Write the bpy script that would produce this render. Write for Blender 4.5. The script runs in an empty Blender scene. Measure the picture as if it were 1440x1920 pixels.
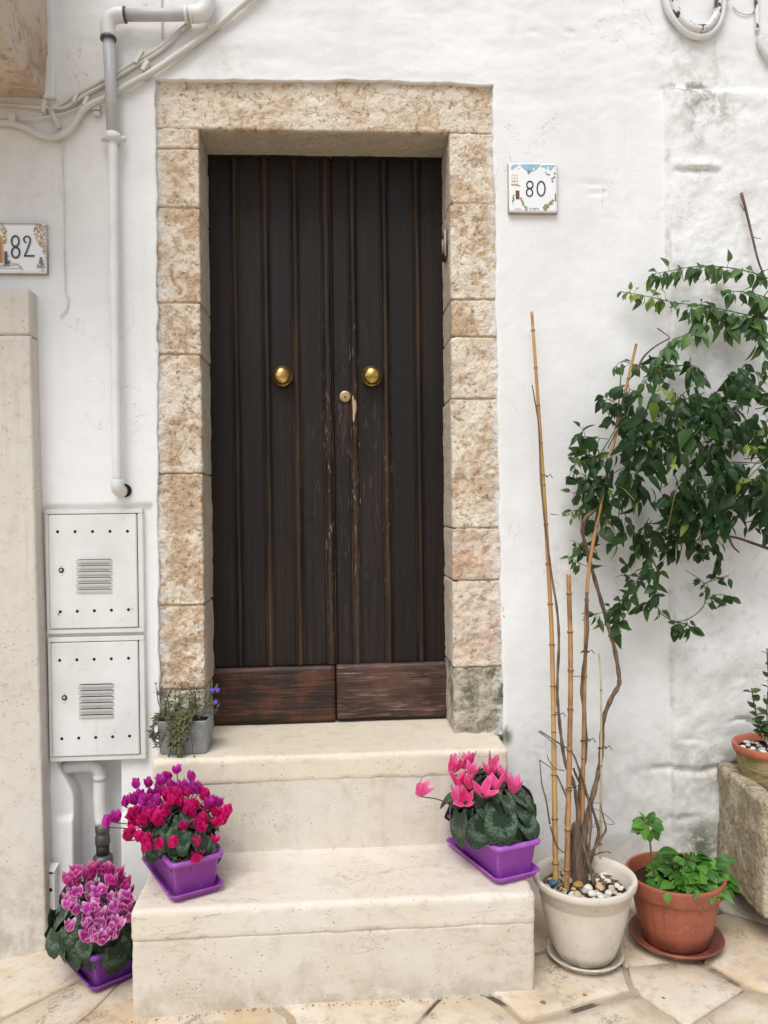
import bpy, bmesh, math, random
import numpy as np
from mathutils import Vector, Matrix
R = math.radians
rnd = random.Random(7)
scene = bpy.context.scene
col = scene.collection

# ------------------------------------------------------------------ camera, sky, sun, exposure
FPX = 1500.0                                   # focal length in pixels of the 1440 x 1920 photograph
YAW, PITCH, ROLL = R(3.6), R(0.5), R(-0.75)
CAM = Vector((0.0, -2.7, 1.36))
ROT = Matrix.Rotation(-YAW, 3, 'Z') @ Matrix.Rotation(math.pi/2 - PITCH, 3, 'X') @ Matrix.Rotation(ROLL, 3, 'Z')
cd = bpy.data.cameras.new('camera'); cam = bpy.data.objects.new('camera', cd); col.objects.link(cam)
cam.matrix_world = Matrix.Translation(CAM) @ ROT.to_4x4()
cd.sensor_fit = 'VERTICAL'; cd.sensor_height = 24.0; cd.lens = 24.0*FPX/1920.0
cd.clip_start = 0.05; cd.clip_end = 500
scene.camera = cam

SUN_EL, SUN_AZ = R(57), R(203)                 # azimuth clockwise from +Y: high, behind the camera and a little left
w = bpy.data.worlds.new('World'); scene.world = w; w.use_nodes = True
nt = w.node_tree; bg = nt.nodes['Background']
sky = nt.nodes.new('ShaderNodeTexSky'); sky.sky_type = 'NISHITA'; sky.sun_disc = False
sky.sun_elevation = SUN_EL; sky.sun_rotation = SUN_AZ; sky.air_density = 1.0; sky.dust_density = 1.5; sky.ozone_density = 0.6
hs = nt.nodes.new('ShaderNodeHueSaturation'); hs.inputs['Saturation'].default_value = 0.42
nt.links.new(sky.outputs[0], hs.inputs['Color']); nt.links.new(hs.outputs[0], bg.inputs[0])
bg.inputs[1].default_value = 0.11
sd = bpy.data.lights.new('sun', 'SUN'); sd.energy = 1.5; sd.angle = R(34); sd.color = (1.0, 0.985, 0.96)
sun = bpy.data.objects.new('sun', sd); col.objects.link(sun)
sdir = Vector((math.sin(SUN_AZ)*math.cos(SUN_EL), math.cos(SUN_AZ)*math.cos(SUN_EL), math.sin(SUN_EL)))
sun.rotation_euler = sdir.to_track_quat('Z', 'Y').to_euler(); sun.location = sdir*20
vs = scene.view_settings; vs.view_transform = 'Standard'; vs.look = 'None'; vs.gamma = 1.0; vs.exposure = 0.67
vs.use_curve_mapping = False
scene.cycles.max_bounces = 8; scene.cycles.diffuse_bounces = 5; scene.cycles.glossy_bounces = 3

# ------------------------------------------------------------------ measuring helpers (photograph pixel -> point on a real plane)
def ray(px, py): return ROT @ Vector(((px-720)/FPX, (960-py)/FPX, -1.0))
def W(px, py, Y=0.0):
    d = ray(px, py); return CAM + d*((Y-CAM.y)/d.y)
def G(px, py, z=0.0):
    d = ray(px, py); return CAM + d*((z-CAM.z)/d.z)

# ------------------------------------------------------------------ noise
def _hash(i, j, k):
    h = (i*374761393 + j*668265263 + k*2147483647 + 12345) & 0xffffffff
    h = ((h ^ (h >> 13))*1274126177) & 0xffffffff
    return ((h ^ (h >> 16)) & 0xffff)/65535.0
def vnoise(p):
    p = np.asarray(p, dtype=np.float64); i = np.floor(p).astype(np.int64); f = p-i; u = f*f*(3-2*f)
    def c(a, b, d): return _hash(i[:, 0]+a, i[:, 1]+b, i[:, 2]+d)
    x0 = c(0,0,0)*(1-u[:,0])+c(1,0,0)*u[:,0]; x1 = c(0,1,0)*(1-u[:,0])+c(1,1,0)*u[:,0]
    y0 = x0*(1-u[:,1])+x1*u[:,1]
    x0 = c(0,0,1)*(1-u[:,0])+c(1,0,1)*u[:,0]; x1 = c(0,1,1)*(1-u[:,0])+c(1,1,1)*u[:,0]
    y1 = x0*(1-u[:,1])+x1*u[:,1]
    return y0*(1-u[:,2])+y1*u[:,2]
def fbm(p, scale=1.0, octv=4, gain=0.5):
    p = np.asarray(p, dtype=np.float64)*scale; a = 1.0; s = 0; t = 0
    for o in range(octv):
        s = s+a*(vnoise(p+o*17.3)-0.5); t += a; a *= gain; p = p*2.03
    return s/t*2
def sstep(a, b, x):
    t = np.clip((x-a)/(b-a), 0, 1); return t*t*(3-2*t)

# ------------------------------------------------------------------ materials
class NT:
    def __init__(self, name):
        self.m = bpy.data.materials.new(name); self.m.use_nodes = True
        self.t = self.m.node_tree; self.b = self.t.nodes['Principled BSDF']
    def n(self, typ, ins=None, **kw):
        x = self.t.nodes.new('ShaderNode'+typ)
        for k, v in kw.items(): setattr(x, k, v)
        for k, v in (ins or {}).items(): self.put(x.inputs[k], v)
        return x
    def put(self, sock, v):
        if isinstance(v, bpy.types.NodeSocket): self.t.links.new(v, sock)
        elif isinstance(v, bpy.types.Node): self.t.links.new(v.outputs[0], sock)
        else:
            if isinstance(v, (tuple, list)) and len(v) == 3 and sock.type == 'RGBA': v = tuple(v)+(1,)
            sock.default_value = v
    def obj(self): return self.n('TexCoord').outputs['Object']
    def mapv(self, v, scale=(1,1,1), loc=(0,0,0), rot=(0,0,0)):
        return self.n('Mapping', {'Vector': v, 'Scale': scale, 'Location': loc, 'Rotation': rot}).outputs[0]
    def noise(self, v, scale, detail=4, rough=0.55, dist=0.0, out=0):
        return self.n('TexNoise', {'Vector': v, 'Scale': scale, 'Detail': detail, 'Roughness': rough, 'Distortion': dist}).outputs[out]
    def vor(self, v, scale, feature='F1', out=0, rand=1.0):
        return self.n('TexVoronoi', {'Vector': v, 'Scale': scale, 'Randomness': rand}, feature=feature).outputs[out]
    def ramp(self, f, a, b, lo=0.0, hi=1.0):                      # smooth map of f from [a,b] to [lo,hi]
        return self.n('MapRange', {0: f, 1: a, 2: b, 3: lo, 4: hi}, interpolation_type='SMOOTHSTEP').outputs[0]
    def math(self, op, a, b=0.0, clamp=False):
        return self.n('Math', {0: a, 1: b}, operation=op, use_clamp=clamp).outputs[0]
    def mix(self, f, a, b, mode='MIX'):
        x = self.n('Mix', data_type='RGBA', blend_type=mode)
        self.put(x.inputs[0], f); self.put(x.inputs[6], a); self.put(x.inputs[7], b); return x.outputs[2]
    def xyz(self, v):
        s = self.n('SeparateXYZ', {0: v}); return s.outputs[0], s.outputs[1], s.outputs[2]
    def comb(self, x, y, z): return self.n('CombineXYZ', {0: x, 1: y, 2: z}).outputs[0]
    def rand(self): return self.n('ObjectInfo').outputs['Random']
    def bump(self, h, strength=0.5, dist=0.01, nrm=None):
        x = self.n('Bump', {'Height': h, 'Strength': strength, 'Distance': dist})
        if nrm is not None: self.put(x.inputs['Normal'], nrm)
        return x.outputs[0]
    def blob(self, v, c, rad, soft=0.5):                           # 1 inside an ellipsoid round c
        d = self.n('VectorMath', {0: v, 1: c}, operation='SUBTRACT').outputs[0]
        d = self.n('VectorMath', {0: d, 1: rad}, operation='DIVIDE').outputs[0]
        l = self.n('VectorMath', {0: d}, operation='LENGTH').outputs['Value']
        return self.ramp(l, 1.0, 1.0-soft, 0.0, 1.0)
    def fin(self, color, rough=0.6, normal=None, metal=0.0, spec=0.5, coat=None):
        self.put(self.b.inputs['Base Color'], color); self.put(self.b.inputs['Roughness'], rough)
        self.put(self.b.inputs['Metallic'], metal); self.put(self.b.inputs['Specular IOR Level'], spec)
        if normal is not None: self.put(self.b.inputs['Normal'], normal)
        return self.m
MAT = {}
def plain(name, c, rough=0.5, metal=0.0, spec=0.5, var=0.12, bump=0.0, bs=60.0):
    t = NT(name); v = t.obj(); n = t.noise(v, 9, 5); n2 = t.noise(v, bs, 3)
    cc = t.mix(t.ramp(n, 0.3, 0.7), tuple(x*(1-var) for x in c), tuple(min(1, x*(1+var)) for x in c))
    MAT[name] = t.fin(cc, t.ramp(n, 0.3, 0.7, rough*0.88, min(1, rough*1.1)), t.bump(n2, bump, 0.002) if bump else None, metal, spec)

pilx_ = W(1252, 700, 0).x
# white lime plaster with stains, specks and hairline cracks
t = NT('plaster'); v = t.obj(); X, Yc, Z = t.xyz(v)
big = t.noise(v, 1.6, 5, 0.6); mid = t.noise(v, 7, 6, 0.6); fine = t.noise(v, 70, 6, 0.6); mm = t.noise(v, 22, 5, 0.65, 0.4)
c = t.mix(t.ramp(big, 0.3, 0.72), (0.80, 0.80, 0.795), (0.72, 0.715, 0.70))
c = t.mix(t.ramp(mid, 0.5, 0.8, 0, 0.42), c, (0.64, 0.63, 0.60))
streak = t.noise(t.mapv(v, (14, 1, 0.9)), 1.0, 4, 0.6)
c = t.mix(t.ramp(streak, 0.56, 0.8, 0, 0.22), c, (0.60, 0.57, 0.50))
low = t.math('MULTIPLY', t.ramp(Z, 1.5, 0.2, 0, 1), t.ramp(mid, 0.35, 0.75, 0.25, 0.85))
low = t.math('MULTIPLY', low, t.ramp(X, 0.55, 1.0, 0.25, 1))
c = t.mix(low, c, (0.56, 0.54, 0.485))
def st(c, px, py, rx, rz, colr, amt, lo=0.42, hi=0.7):
    p = W(px, py, 0); b = t.blob(v, (p.x, 0, p.z), (rx, 0.3, rz), 0.85)
    return t.mix(t.math('MULTIPLY', b, t.ramp(mm, lo, hi, 0, amt)), c, colr)
c = st(c, 1320, 205, 0.15, 0.20, (0.30, 0.30, 0.23), 0.9, 0.40, 0.66)
c = st(c, 1290, 165, 0.14, 0.03, (0.16, 0.15, 0.10), 0.9, 0.4, 0.58)
c = st(c, 1300, 110, 0.24, 0.18, (0.46, 0.45, 0.38), 0.6)
c = st(c, 1300, 324, 0.11, 0.022, (0.38, 0.35, 0.29), 0.8, 0.42, 0.6)
c = st(c, 1320, 640, 0.20, 0.16, (0.55, 0.50, 0.41), 0.6)
c = st(c, 1340, 560, 0.08, 0.08, (0.55, 0.45, 0.32), 0.8)
c = st(c, 1310, 1580, 0.10, 0.13, (0.10, 0.115, 0.075), 0.95, 0.36, 0.56)
c = st(c, 1345, 1440, 0.20, 0.14, (0.33, 0.32, 0.27), 0.8, 0.4, 0.62)
c = st(c, 1230, 1480, 0.35, 0.35, (0.50, 0.49, 0.45), 0.65)
c = st(c, 1020, 1440, 0.18, 0.3, (0.50, 0.50, 0.475), 0.6)
c = st(c, 950, 1380, 0.03, 0.05, (0.10, 0.12, 0.05), 0.9, 0.3, 0.5)
c = st(c, 420, 110, 0.16, 0.10, (0.60, 0.58, 0.54), 0.8)
c = st(c, 60, 330, 0.35, 0.35, (0.66, 0.62, 0.56), 0.6)
c = st(c, 1060, 1080, 0.12, 0.16, (0.55, 0.50, 0.44), 0.5)
el = t.math('ABSOLUTE', t.math('SUBTRACT', X, pilx_+0.001)); el = t.math('MULTIPLY', t.ramp(el, 0.0, 0.012, 1, 0), t.ramp(t.noise(v, 14, 4, .6), 0.48, 0.66, 0, 0.5)); el = t.math('MULTIPLY', el, t.ramp(Z, 2.80, 2.78))
c = t.mix(el, c, (0.36, 0.34, 0.29))
speck = t.ramp(t.vor(v, 26), 0.0, 0.085, 1, 0)
c = t.mix(t.math('MULTIPLY', speck, t.ramp(t.noise(v, 6, 2), 0.5, 0.62, 0, 0.8)), c, (0.22, 0.20, 0.17))
crk = t.math('ABSOLUTE', t.math('SUBTRACT', t.noise(v, 4.5, 5, 0.6, 0.6), 0.5))
crk = t.math('MULTIPLY', t.ramp(crk, 0.0, 0.0035, 1, 0), t.ramp(t.noise(v, 2.2, 2), 0.54, 0.62))
c = t.mix(t.math('MULTIPLY', crk, 0.55), c, (0.30, 0.28, 0.25))
rg = t.math('MULTIPLY', t.ramp(X, pilx_-0.005, pilx_+0.012), t.ramp(Z, 2.79, 2.77))
rn = t.noise(v, 30, 7, 0.66, 0.5); rn2 = t.noise(v, 13, 5, 0.6, 0.6)
c = t.mix(t.math('MULTIPLY', rg, t.ramp(rn, 0.52, 0.66, 0, 0.42)), c, (0.52, 0.50, 0.45))
h = t.math('ADD', t.math('MULTIPLY', mm, 1.0), t.math('MULTIPLY', fine, 0.35)); h = t.math('SUBTRACT', h, t.math('MULTIPLY', crk, 0.5))
h = t.math('ADD', h, t.math('MULTIPLY', rg, t.math('ADD', t.math('MULTIPLY', rn, 2.0), t.math('MULTIPLY', rn2, 1.7))))
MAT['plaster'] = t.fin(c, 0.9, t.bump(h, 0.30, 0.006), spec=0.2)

def limestone(name, pale, tan, pit, green=0.0, scale=1.0, dress=True):
    t = NT(name); v = t.obj(); r = t.rand()
    off = t.n('VectorMath', {0: v, 1: t.comb(t.math('MULTIPLY', r, 17), t.math('MULTIPLY', r, 5), t.math('MULTIPLY', r, 31))}, operation='ADD').outputs[0]
    big = t.noise(off, 6*scale, 4, 0.6); a = t.noise(off, 34*scale, 8, 0.68, 0.6); b = t.noise(off, 95*scale, 6, 0.65, 0.3)
    pw = t.math('ADD', t.math('ADD', t.math('MULTIPLY', a, 0.55), t.math('MULTIPLY', big, 0.45)), t.math('MULTIPLY', t.math('SUBTRACT', r, 0.55), 0.06))
    c = t.mix(t.ramp(big, 0.35, 0.65), pale, tuple(0.55*x+0.45*y for x, y in zip(pale, tan)))
    a = t.math('ADD', a, t.math('MULTIPLY', t.math('SUBTRACT', r, 0.5), 0.07))
    c = t.mix(t.ramp(pw, 0.485, 0.55, 0, 0.9), c, tan)
    pits = t.math('MULTIPLY', t.ramp(b, 0.5, 0.62), t.ramp(a, 0.46, 0.56))
    c = t.mix(t.math('MULTIPLY', pits, 0.75), c, pit)
    if dress:                                                      # dressed, lime-washed reveal behind the rough face
        X, Y_, Z = t.xyz(v); dr = t.ramp(Y_, 0.028, 0.045); c = t.mix(t.math('MULTIPLY', dr, 0.72), c, (0.60, 0.535, 0.44))
        eg = t.math('MAXIMUM', t.ramp(X, -0.535, -0.575), t.ramp(X, 0.525, 0.562)); eg = t.math('MULTIPLY', eg, t.ramp(t.noise(v, 24, 6, .7, .4), 0.42, 0.56, 0, 0.9)); c = t.mix(eg, c, (0.78, 0.77, 0.74))
    if green:
        X, Y_, Z = t.xyz(v)
        g = t.math('MULTIPLY', t.ramp(t.noise(off, 12, 5, 0.65), 0.42, 0.58), green)
        g2 = t.math('MULTIPLY', g, t.ramp(Z, 0.62, 0.70, 0.4, 1))
        c = t.mix(g2, c, (0.14, 0.145, 0.10))
    h = t.math('SUBTRACT', t.math('MULTIPLY', a, -1.0), t.math('MULTIPLY', b, 0.5))
    MAT[name] = t.fin(c, 0.9, t.bump(h, 1.0, 0.016), spec=0.2)
limestone('limestone', (0.87, 0.77, 0.63), (0.61, 0.44, 0.29), (0.27, 0.165, 0.095))
limestone('limestone_grey', (0.62, 0.56, 0.45), (0.42, 0.36, 0.26), (0.16, 0.13, 0.08), green=0.9)
limestone('limestone_pink', (0.80, 0.68, 0.55), (0.62, 0.41, 0.285), (0.30, 0.18, 0.11))
limestone('trough_stone', (0.60, 0.52, 0.38), (0.42, 0.33, 0.21), (0.13, 0.10, 0.06), green=0.45, dress=False)
limestone('balcony_stone', (0.66, 0.56, 0.46), (0.55, 0.40, 0.29), (0.36, 0.25, 0.17), scale=0.4, dress=False)

t = NT('mortar'); v = t.obj(); a = t.noise(v, 40, 6, 0.6)
MAT['mortar'] = t.fin(t.mix(a, (0.62, 0.47, 0.32), (0.48, 0.34, 0.22)), 0.95, t.bump(a, 0.5, 0.006), spec=0.1)

def smoothstone(name, base, warm, dark, veins=0.5, grime=0.0, streaks=0.0):
    t = NT(name); v = t.obj(); X, Y_, Z = t.xyz(v)
    big = t.noise(v, 3.2, 5, 0.6, 0.3); mid = t.noise(v, 16, 6, 0.65); f = t.noise(v, 120, 5, 0.6); md2 = t.noise(v, 42, 6, 0.7, 0.3)
    c = t.mix(t.ramp(big, 0.32, 0.68), base, warm)
    c = t.mix(t.ramp(mid, 0.48, 0.74, 0, 0.6), c, dark)
    c = t.mix(t.math('MULTIPLY', t.ramp(md2, 0.55, 0.68), t.ramp(big, 0.40, 0.6, 0.1, 0.5)), c, tuple(x*0.76 for x in dark))
    pit = t.math('MULTIPLY', t.ramp(t.vor(v, 70), 0.0, 0.24, 1, 0), t.ramp(t.noise(v, 14, 4), 0.47, 0.6))
    c = t.mix(t.math('MULTIPLY', pit, 0.7), c, tuple(x*0.42 for x in dark))
    vn = t.math('ABSOLUTE', t.math('SUBTRACT', t.noise(t.mapv(v, (1.0, 1.6, 5.0), rot=(0, 0.06, 0)), 2.6, 6, 0.62, 0.7), 0.5))
    vn = t.math('MULTIPLY', t.ramp(vn, 0, 0.007, 1, 0), t.ramp(t.noise(v, 3.0, 2), 0.48, 0.62, 0, veins))
    c = t.mix(vn, c, tuple(x*0.45 for x in dark))
    if grime:                                                      # splash dirt along the foot of the riser
        g = t.math('MULTIPLY', t.ramp(Z, 0.10, 0.0), t.ramp(t.noise(v, 11, 5, 0.65), 0.36, 0.62, 0, grime)); c = t.mix(g, c, tuple(x*f_ for x, f_ in zip(dark, (0.62, 0.56, 0.5))))
        c = t.mix(t.math('MULTIPLY', t.ramp(t.noise(t.mapv(v, (9, 9, 1.1)), 1, 5, 0.6), 0.54, 0.72), 0.35), c, tuple(x*0.8 for x in dark))
    if streaks:
        c = t.mix(t.math('MULTIPLY', t.ramp(t.noise(t.mapv(v, (16, 16, 0.9)), 1, 5, 0.65), 0.52, 0.72), streaks), c, tuple(x*0.8 for x in dark))
        c = t.mix(t.math('MULTIPLY', t.ramp(Z, 0.35, -0.1), t.ramp(mid, 0.35, 0.65, 0, 0.6)), c, tuple(x*0.7 for x in dark))
    h = t.math('SUBTRACT', t.math('ADD', t.math('MULTIPLY', f, 0.4), t.math('MULTIPLY', mid, 0.7)), t.math('ADD', pit, vn))
    MAT[name] = t.fin(c, 0.75, t.bump(h, 0.5, 0.005), spec=0.25)
smoothstone('step_stone', (0.64, 0.59, 0.515), (0.605, 0.54, 0.44), (0.49, 0.42, 0.325), 0.25, 0.5)
smoothstone('slab_stone', (0.68, 0.63, 0.565), (0.655, 0.585, 0.48), (0.54, 0.465, 0.355), 0.5)
smoothstone('threshold_stone', (0.68, 0.61, 0.50), (0.66, 0.575, 0.44), (0.54, 0.45, 0.325), 0.2)
smoothstone('jamb_stone', (0.62, 0.585, 0.53), (0.59, 0.54, 0.465), (0.47, 0.41, 0.335), 0.1, 0.0, 0.5)
# paving flags
t = NT('flagstone'); v = t.n('NewGeometry').outputs['Position']; r = t.rand()
big = t.noise(v, 4.5, 6, 0.65, 0.5); mid = t.noise(v, 20, 6, 0.65); f = t.noise(v, 110, 5, 0.6)
c = t.mix(t.ramp(big, 0.35, 0.65), (0.63, 0.56, 0.46), (0.56, 0.42, 0.265))
c = t.mix(t.math('MULTIPLY', r, 0.5), c, (0.62, 0.56, 0.475))
c = t.mix(t.ramp(mid, 0.50, 0.72, 0, 0.7), c, (0.44, 0.32, 0.20))
c = t.mix(t.ramp(t.noise(v, 7, 5, .7, .6), 0.55, 0.68, 0, 0.6), c, (0.42, 0.355, 0.28))
c = t.mix(t.math('MULTIPLY', t.ramp(t.noise(v, 9, 5, 0.7), 0.53, 0.66), t.ramp(f, 0.42, 0.58, 0, 0.75)), c, (0.24, 0.21, 0.17))
X, Yc, Z = t.xyz(v)
right_dark = t.math('MULTIPLY', t.ramp(Yc, -0.30, -0.12), t.ramp(X, 1.05, 1.25))  # flags turn darker towards the wall at the right end
c = t.mix(t.math('MULTIPLY', right_dark, 0.65), c, (0.18, 0.165, 0.14))
MAT['flagstone'] = t.fin(c, t.ramp(mid, 0.3, 0.7, 0.55, 0.85), t.bump(t.math('ADD', t.math('MULTIPLY', mid, 1.0), t.math('MULTIPLY', f, 0.3)), 0.4, 0.006), spec=0.3)
t = NT('joint_mortar'); v = t.obj(); a = t.noise(v, 30, 6, 0.6); b = t.noise(v, 5, 4)
c = t.mix(a, (0.47, 0.375, 0.265), (0.33, 0.255, 0.175)); c = t.mix(t.ramp(b, 0.50, 0.60), c, (0.11, 0.09, 0.07))
MAT['joint_mortar'] = t.fin(c, 0.95, t.bump(a, 0.6, 0.01), spec=0.1)

# old dark door wood: vertical grain, worn edges showing pale scratches
def doorwood(name, dark, brown, wear_amt):
    t = NT(name); v = t.n('NewGeometry').outputs['Position']; X, Yc, Z = t.xyz(v)
    g = t.noise(t.mapv(v, (60, 60, 2.2)), 1.0, 7, 0.65, 0.4); g2 = t.noise(t.mapv(v, (160, 160, 3.0)), 1.0, 4, 0.6)
    big = t.noise(t.mapv(v, (6, 6, 1.2)), 1.0, 4, 0.6)
    c = t.mix(t.ramp(t.math('ADD', t.math('MULTIPLY', g, 0.5), t.math('MULTIPLY', big, 0.5)), 0.42, 0.66), dark, brown)
    lowz = t.ramp(Z, 1.75, 0.9, 0.0, 1.0)
    mid = W(655, 880, 0.2); cen = t.blob(v, (mid.x, 0.2, mid.z), (0.26, 0.5, 0.85), 0.9)
    w1 = t.math('MULTIPLY', t.ramp(t.noise(t.mapv(v, (95, 95, 17)), 1.0, 7, 0.72, 0.8), 0.57, 0.63), cen)
    w1 = t.math('MULTIPLY', w1, wear_amt)
    c = t.mix(t.math('MULTIPLY', t.ramp(g2, 0.5, 0.7), t.math('MULTIPLY', lowz, 0.35)), c, tuple(x*2.3 for x in brown))
    lo_ = W(640, 790, 0.2); red = t.math('MULTIPLY', t.blob(v, (lo_.x, 0.2, lo_.z), (0.055, 0.5, 0.17), 0.8), t.ramp(t.noise(t.mapv(v, (50, 50, 12)), 1.0, 6, .7, .6), 0.45, 0.6, 0, 0.8))
    c = t.mix(red, c, (0.065, 0.030, 0.022))
    c = t.mix(w1, c, (0.26, 0.20, 0.155))
    MAT[name] = t.fin(c, t.ramp(big, 0.3, 0.7, 0.42, 0.62), t.bump(t.math('ADD', g, t.math('MULTIPLY', g2, 0.5)), 0.3, 0.003), spec=0.22)
doorwood('door_wood', (0.0115, 0.0085, 0.0072), (0.0225, 0.0155, 0.0120), 0.16)
doorwood('batten_wood', (0.0165, 0.0110, 0.0082), (0.058, 0.036, 0.0225), 1.0)
def kick(name, dark, red, pale, k):
    t = NT(name); v = t.n('NewGeometry').outputs['Position']
    g = t.noise(t.mapv(v, (5, 5, 75)), 1.0, 7, 0.62, 0.9); g2 = t.noise(t.mapv(v, (12, 12, 240)), 1.0, 4, 0.6, 0.5); b = t.noise(v, 9, 4, 0.6)
    c = t.mix(t.ramp(t.math('ADD', t.math('MULTIPLY', g, 0.5), t.math('MULTIPLY', b, 0.5)), 0.40, 0.62), dark, red)
    c = t.mix(t.math('MULTIPLY', t.ramp(g2, 0.5, 0.66), t.ramp(g, 0.45, 0.6, 0, k)), c, pale)
    MAT[name] = t.fin(c, 0.5, t.bump(t.math('ADD', g, t.math('MULTIPLY', g2, 0.6)), 0.3, 0.004), spec=0.35)
kick('kick_wood_red', (0.016, 0.010, 0.008), (0.105, 0.035, 0.018), (0.18, 0.10, 0.06), 0.35)
kick('kick_wood_grey', (0.036, 0.016, 0.012), (0.092, 0.044, 0.033), (0.27, 0.205, 0.165), 0.75)

t = NT('brass'); v = t.obj(); n = t.noise(v, 45, 5, 0.6)
MAT['brass'] = t.fin(t.mix(t.ramp(n, 0.40, 0.62), (0.66, 0.46, 0.15), (0.30, 0.19, 0.06)), t.ramp(n, 0.35, 0.65, 0.20, 0.45), None, 1.0)
plain('bare_wood', (0.40, 0.30, 0.18), 0.8, var=0.3, bump=0.3)
plain('brass_dull', (0.42, 0.31, 0.15), 0.45, 0.7, var=0.25)
plain('dark_hole', (0.008, 0.008, 0.008), 0.9, var=0.0)
plain('grey_wall_paint', (0.74, 0.74, 0.73), 0.45, var=0.04, bump=0.1)
t = NT('box_paint'); v = t.obj(); n = t.noise(v, 5, 6, .65); n2 = t.noise(v, 40, 6, .7, .3); st2 = t.noise(t.mapv(v, (40, 40, 2)), 1, 4, .6)
c = t.mix(t.ramp(n, .35, .7), (0.71, 0.71, 0.69), (0.63, 0.625, 0.60)); c = t.mix(t.ramp(st2, .56, .75, 0, .3), c, (0.50, 0.48, 0.44)); c = t.mix(t.math('MULTIPLY', t.ramp(n2, .655, .67), t.ramp(n, .5, .58)), c, (0.20, 0.185, 0.17))
MAT['box_paint'] = t.fin(c, 0.45, t.bump(n2, .08, .002))
plain('frame_paint', (0.66, 0.65, 0.615), 0.5, var=0.05, bump=0.08)
plain('zinc_pipe', (0.47, 0.475, 0.48), 0.5, var=0.09, bump=0.1, bs=30)
plain('pipe_paint', (0.70, 0.70, 0.685), 0.5, var=0.06, bump=0.15)
plain('cable_paint', (0.60, 0.575, 0.525), 0.65, var=0.08, bump=0.25)
t = NT('chipped_paint'); v = t.obj(); n = t.noise(v, 26, 6, 0.65, 0.5)
ch = t.ramp(n, 0.55, 0.565); MAT['chipped_paint'] = t.fin(t.mix(ch, (0.72, 0.715, 0.695), (0.06, 0.05, 0.042)), 0.55, t.bump(t.math('SUBTRACT', 1.0, ch), 0.4, 0.002))
plain('wire_paint', (0.62, 0.60, 0.57), 0.6)
plain('valve_metal', (0.10, 0.095, 0.09), 0.45, 0.5, var=0.3, bump=0.3)
plain('rubber', (0.012, 0.012, 0.012), 0.6)
plain('tile_glaze', (0.80, 0.805, 0.81), 0.18, var=0.02)
plain('tile_body', (0.42, 0.37, 0.31), 0.85, var=0.25)
for nm, cc in dict(ink=(0.012,0.012,0.014), paint_blue=(0.28,0.50,0.66), paint_grey=(0.22,0.23,0.26), paint_tan=(0.62,0.44,0.22), paint_brown=(0.13,0.055,0.035),
                   paint_olive=(0.25,0.23,0.085), paint_olive_light=(0.42,0.38,0.19), paint_mauve=(0.24,0.16,0.17), paint_orange=(0.55,0.27,0.08), paint_slate=(0.05,0.06,0.07), paint_red=(0.38,0.13,0.11), paint_cream=(0.70,0.64,0.53)).items():
    plain(nm, cc, 0.3, var=0.2)
plain('bell_plastic', (0.42, 0.36, 0.28), 0.55); plain('bell_dark', (0.075, 0.055, 0.04), 0.6)
def plastic(name, c, c2):
    t = NT(name); v = t.obj(); X, Y_, Z = t.xyz(v); n = t.noise(v, 14, 5, 0.6); d = t.noise(v, 130, 3)
    cc = t.mix(t.ramp(n, 0.35, 0.7), c, c2)
    cc = t.mix(t.math('MULTIPLY', t.ramp(t.noise(v, 22, 6, .7, .5), 0.52, 0.72), 0.30), cc, (0.42, 0.30, 0.40))
    cc = t.mix(t.math('MULTIPLY', t.ramp(d, 0.68, 0.75), 0.4), cc, tuple(min(1, x*1.4+0.05) for x in c))
    MAT[name] = t.fin(cc, t.ramp(n, 0.3, 0.7, 0.38, 0.52), t.bump(d, 0.12, 0.001))
plastic('purple_plastic', (0.30, 0.066, 0.36), (0.26, 0.055, 0.315))
plastic('purple_plastic_bright', (0.36, 0.085, 0.45), (0.31, 0.07, 0.40))
plastic('purple_plastic_deep', (0.21, 0.045, 0.31), (0.18, 0.037, 0.265))
t = NT('terracotta_plastic'); v = t.obj(); X, Y_, Z = t.xyz(v); n = t.noise(v, 16, 5, 0.65)
c = t.mix(t.ramp(n, 0.35, 0.7), (0.36, 0.105, 0.058), (0.285, 0.080, 0.045))
c = t.mix(t.math('MULTIPLY', t.ramp(t.noise(v, 34, 6, .7, .4), 0.55, 0.68), 0.35), c, (0.50, 0.27, 0.19))
dirt = t.math('MULTIPLY', t.ramp(Z, 0.075, 0.02), t.ramp(n, 0.3, 0.55)); c = t.mix(t.math('MULTIPLY', dirt, 0.6), c, (0.09, 0.035, 0.022))
MAT['terracotta_plastic'] = t.fin(c, 0.5, t.bump(t.noise(v, 150, 3), 0.08, 0.001))
t = NT('cream_plastic'); v = t.obj(); X, Y_, Z = t.xyz(v); n = t.noise(v, 10, 6, 0.65); n2 = t.noise(v, 45, 5, 0.6)
c = t.mix(t.ramp(n, 0.35, 0.7), (0.67, 0.62, 0.53), (0.60, 0.54, 0.44))
c = t.mix(t.math('MULTIPLY', t.ramp(n2, 0.60, 0.72), 0.6), c, (0.33, 0.26, 0.17))
dirt = t.math('MULTIPLY', t.ramp(Z, 0.055, 0.012), t.ramp(n2, 0.3, 0.55)); c = t.mix(t.math('MULTIPLY', dirt, 0.6), c, (0.16, 0.13, 0.08))
MAT['cream_plastic'] = t.fin(c, 0.45, t.bump(n2, 0.12, 0.002))
t = NT('mossy_terracotta'); v = t.obj(); n = t.noise(t.mapv(v, (18, 18, 60)), 1, 6, 0.65); b = t.noise(v, 14, 4)
c = t.mix(t.ramp(n, 0.42, 0.6), (0.20, 0.15, 0.075), (0.36, 0.29, 0.15)); c = t.mix(t.ramp(b, 0.5, 0.62, 0, 0.6), c, (0.17, 0.17, 0.045))
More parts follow.
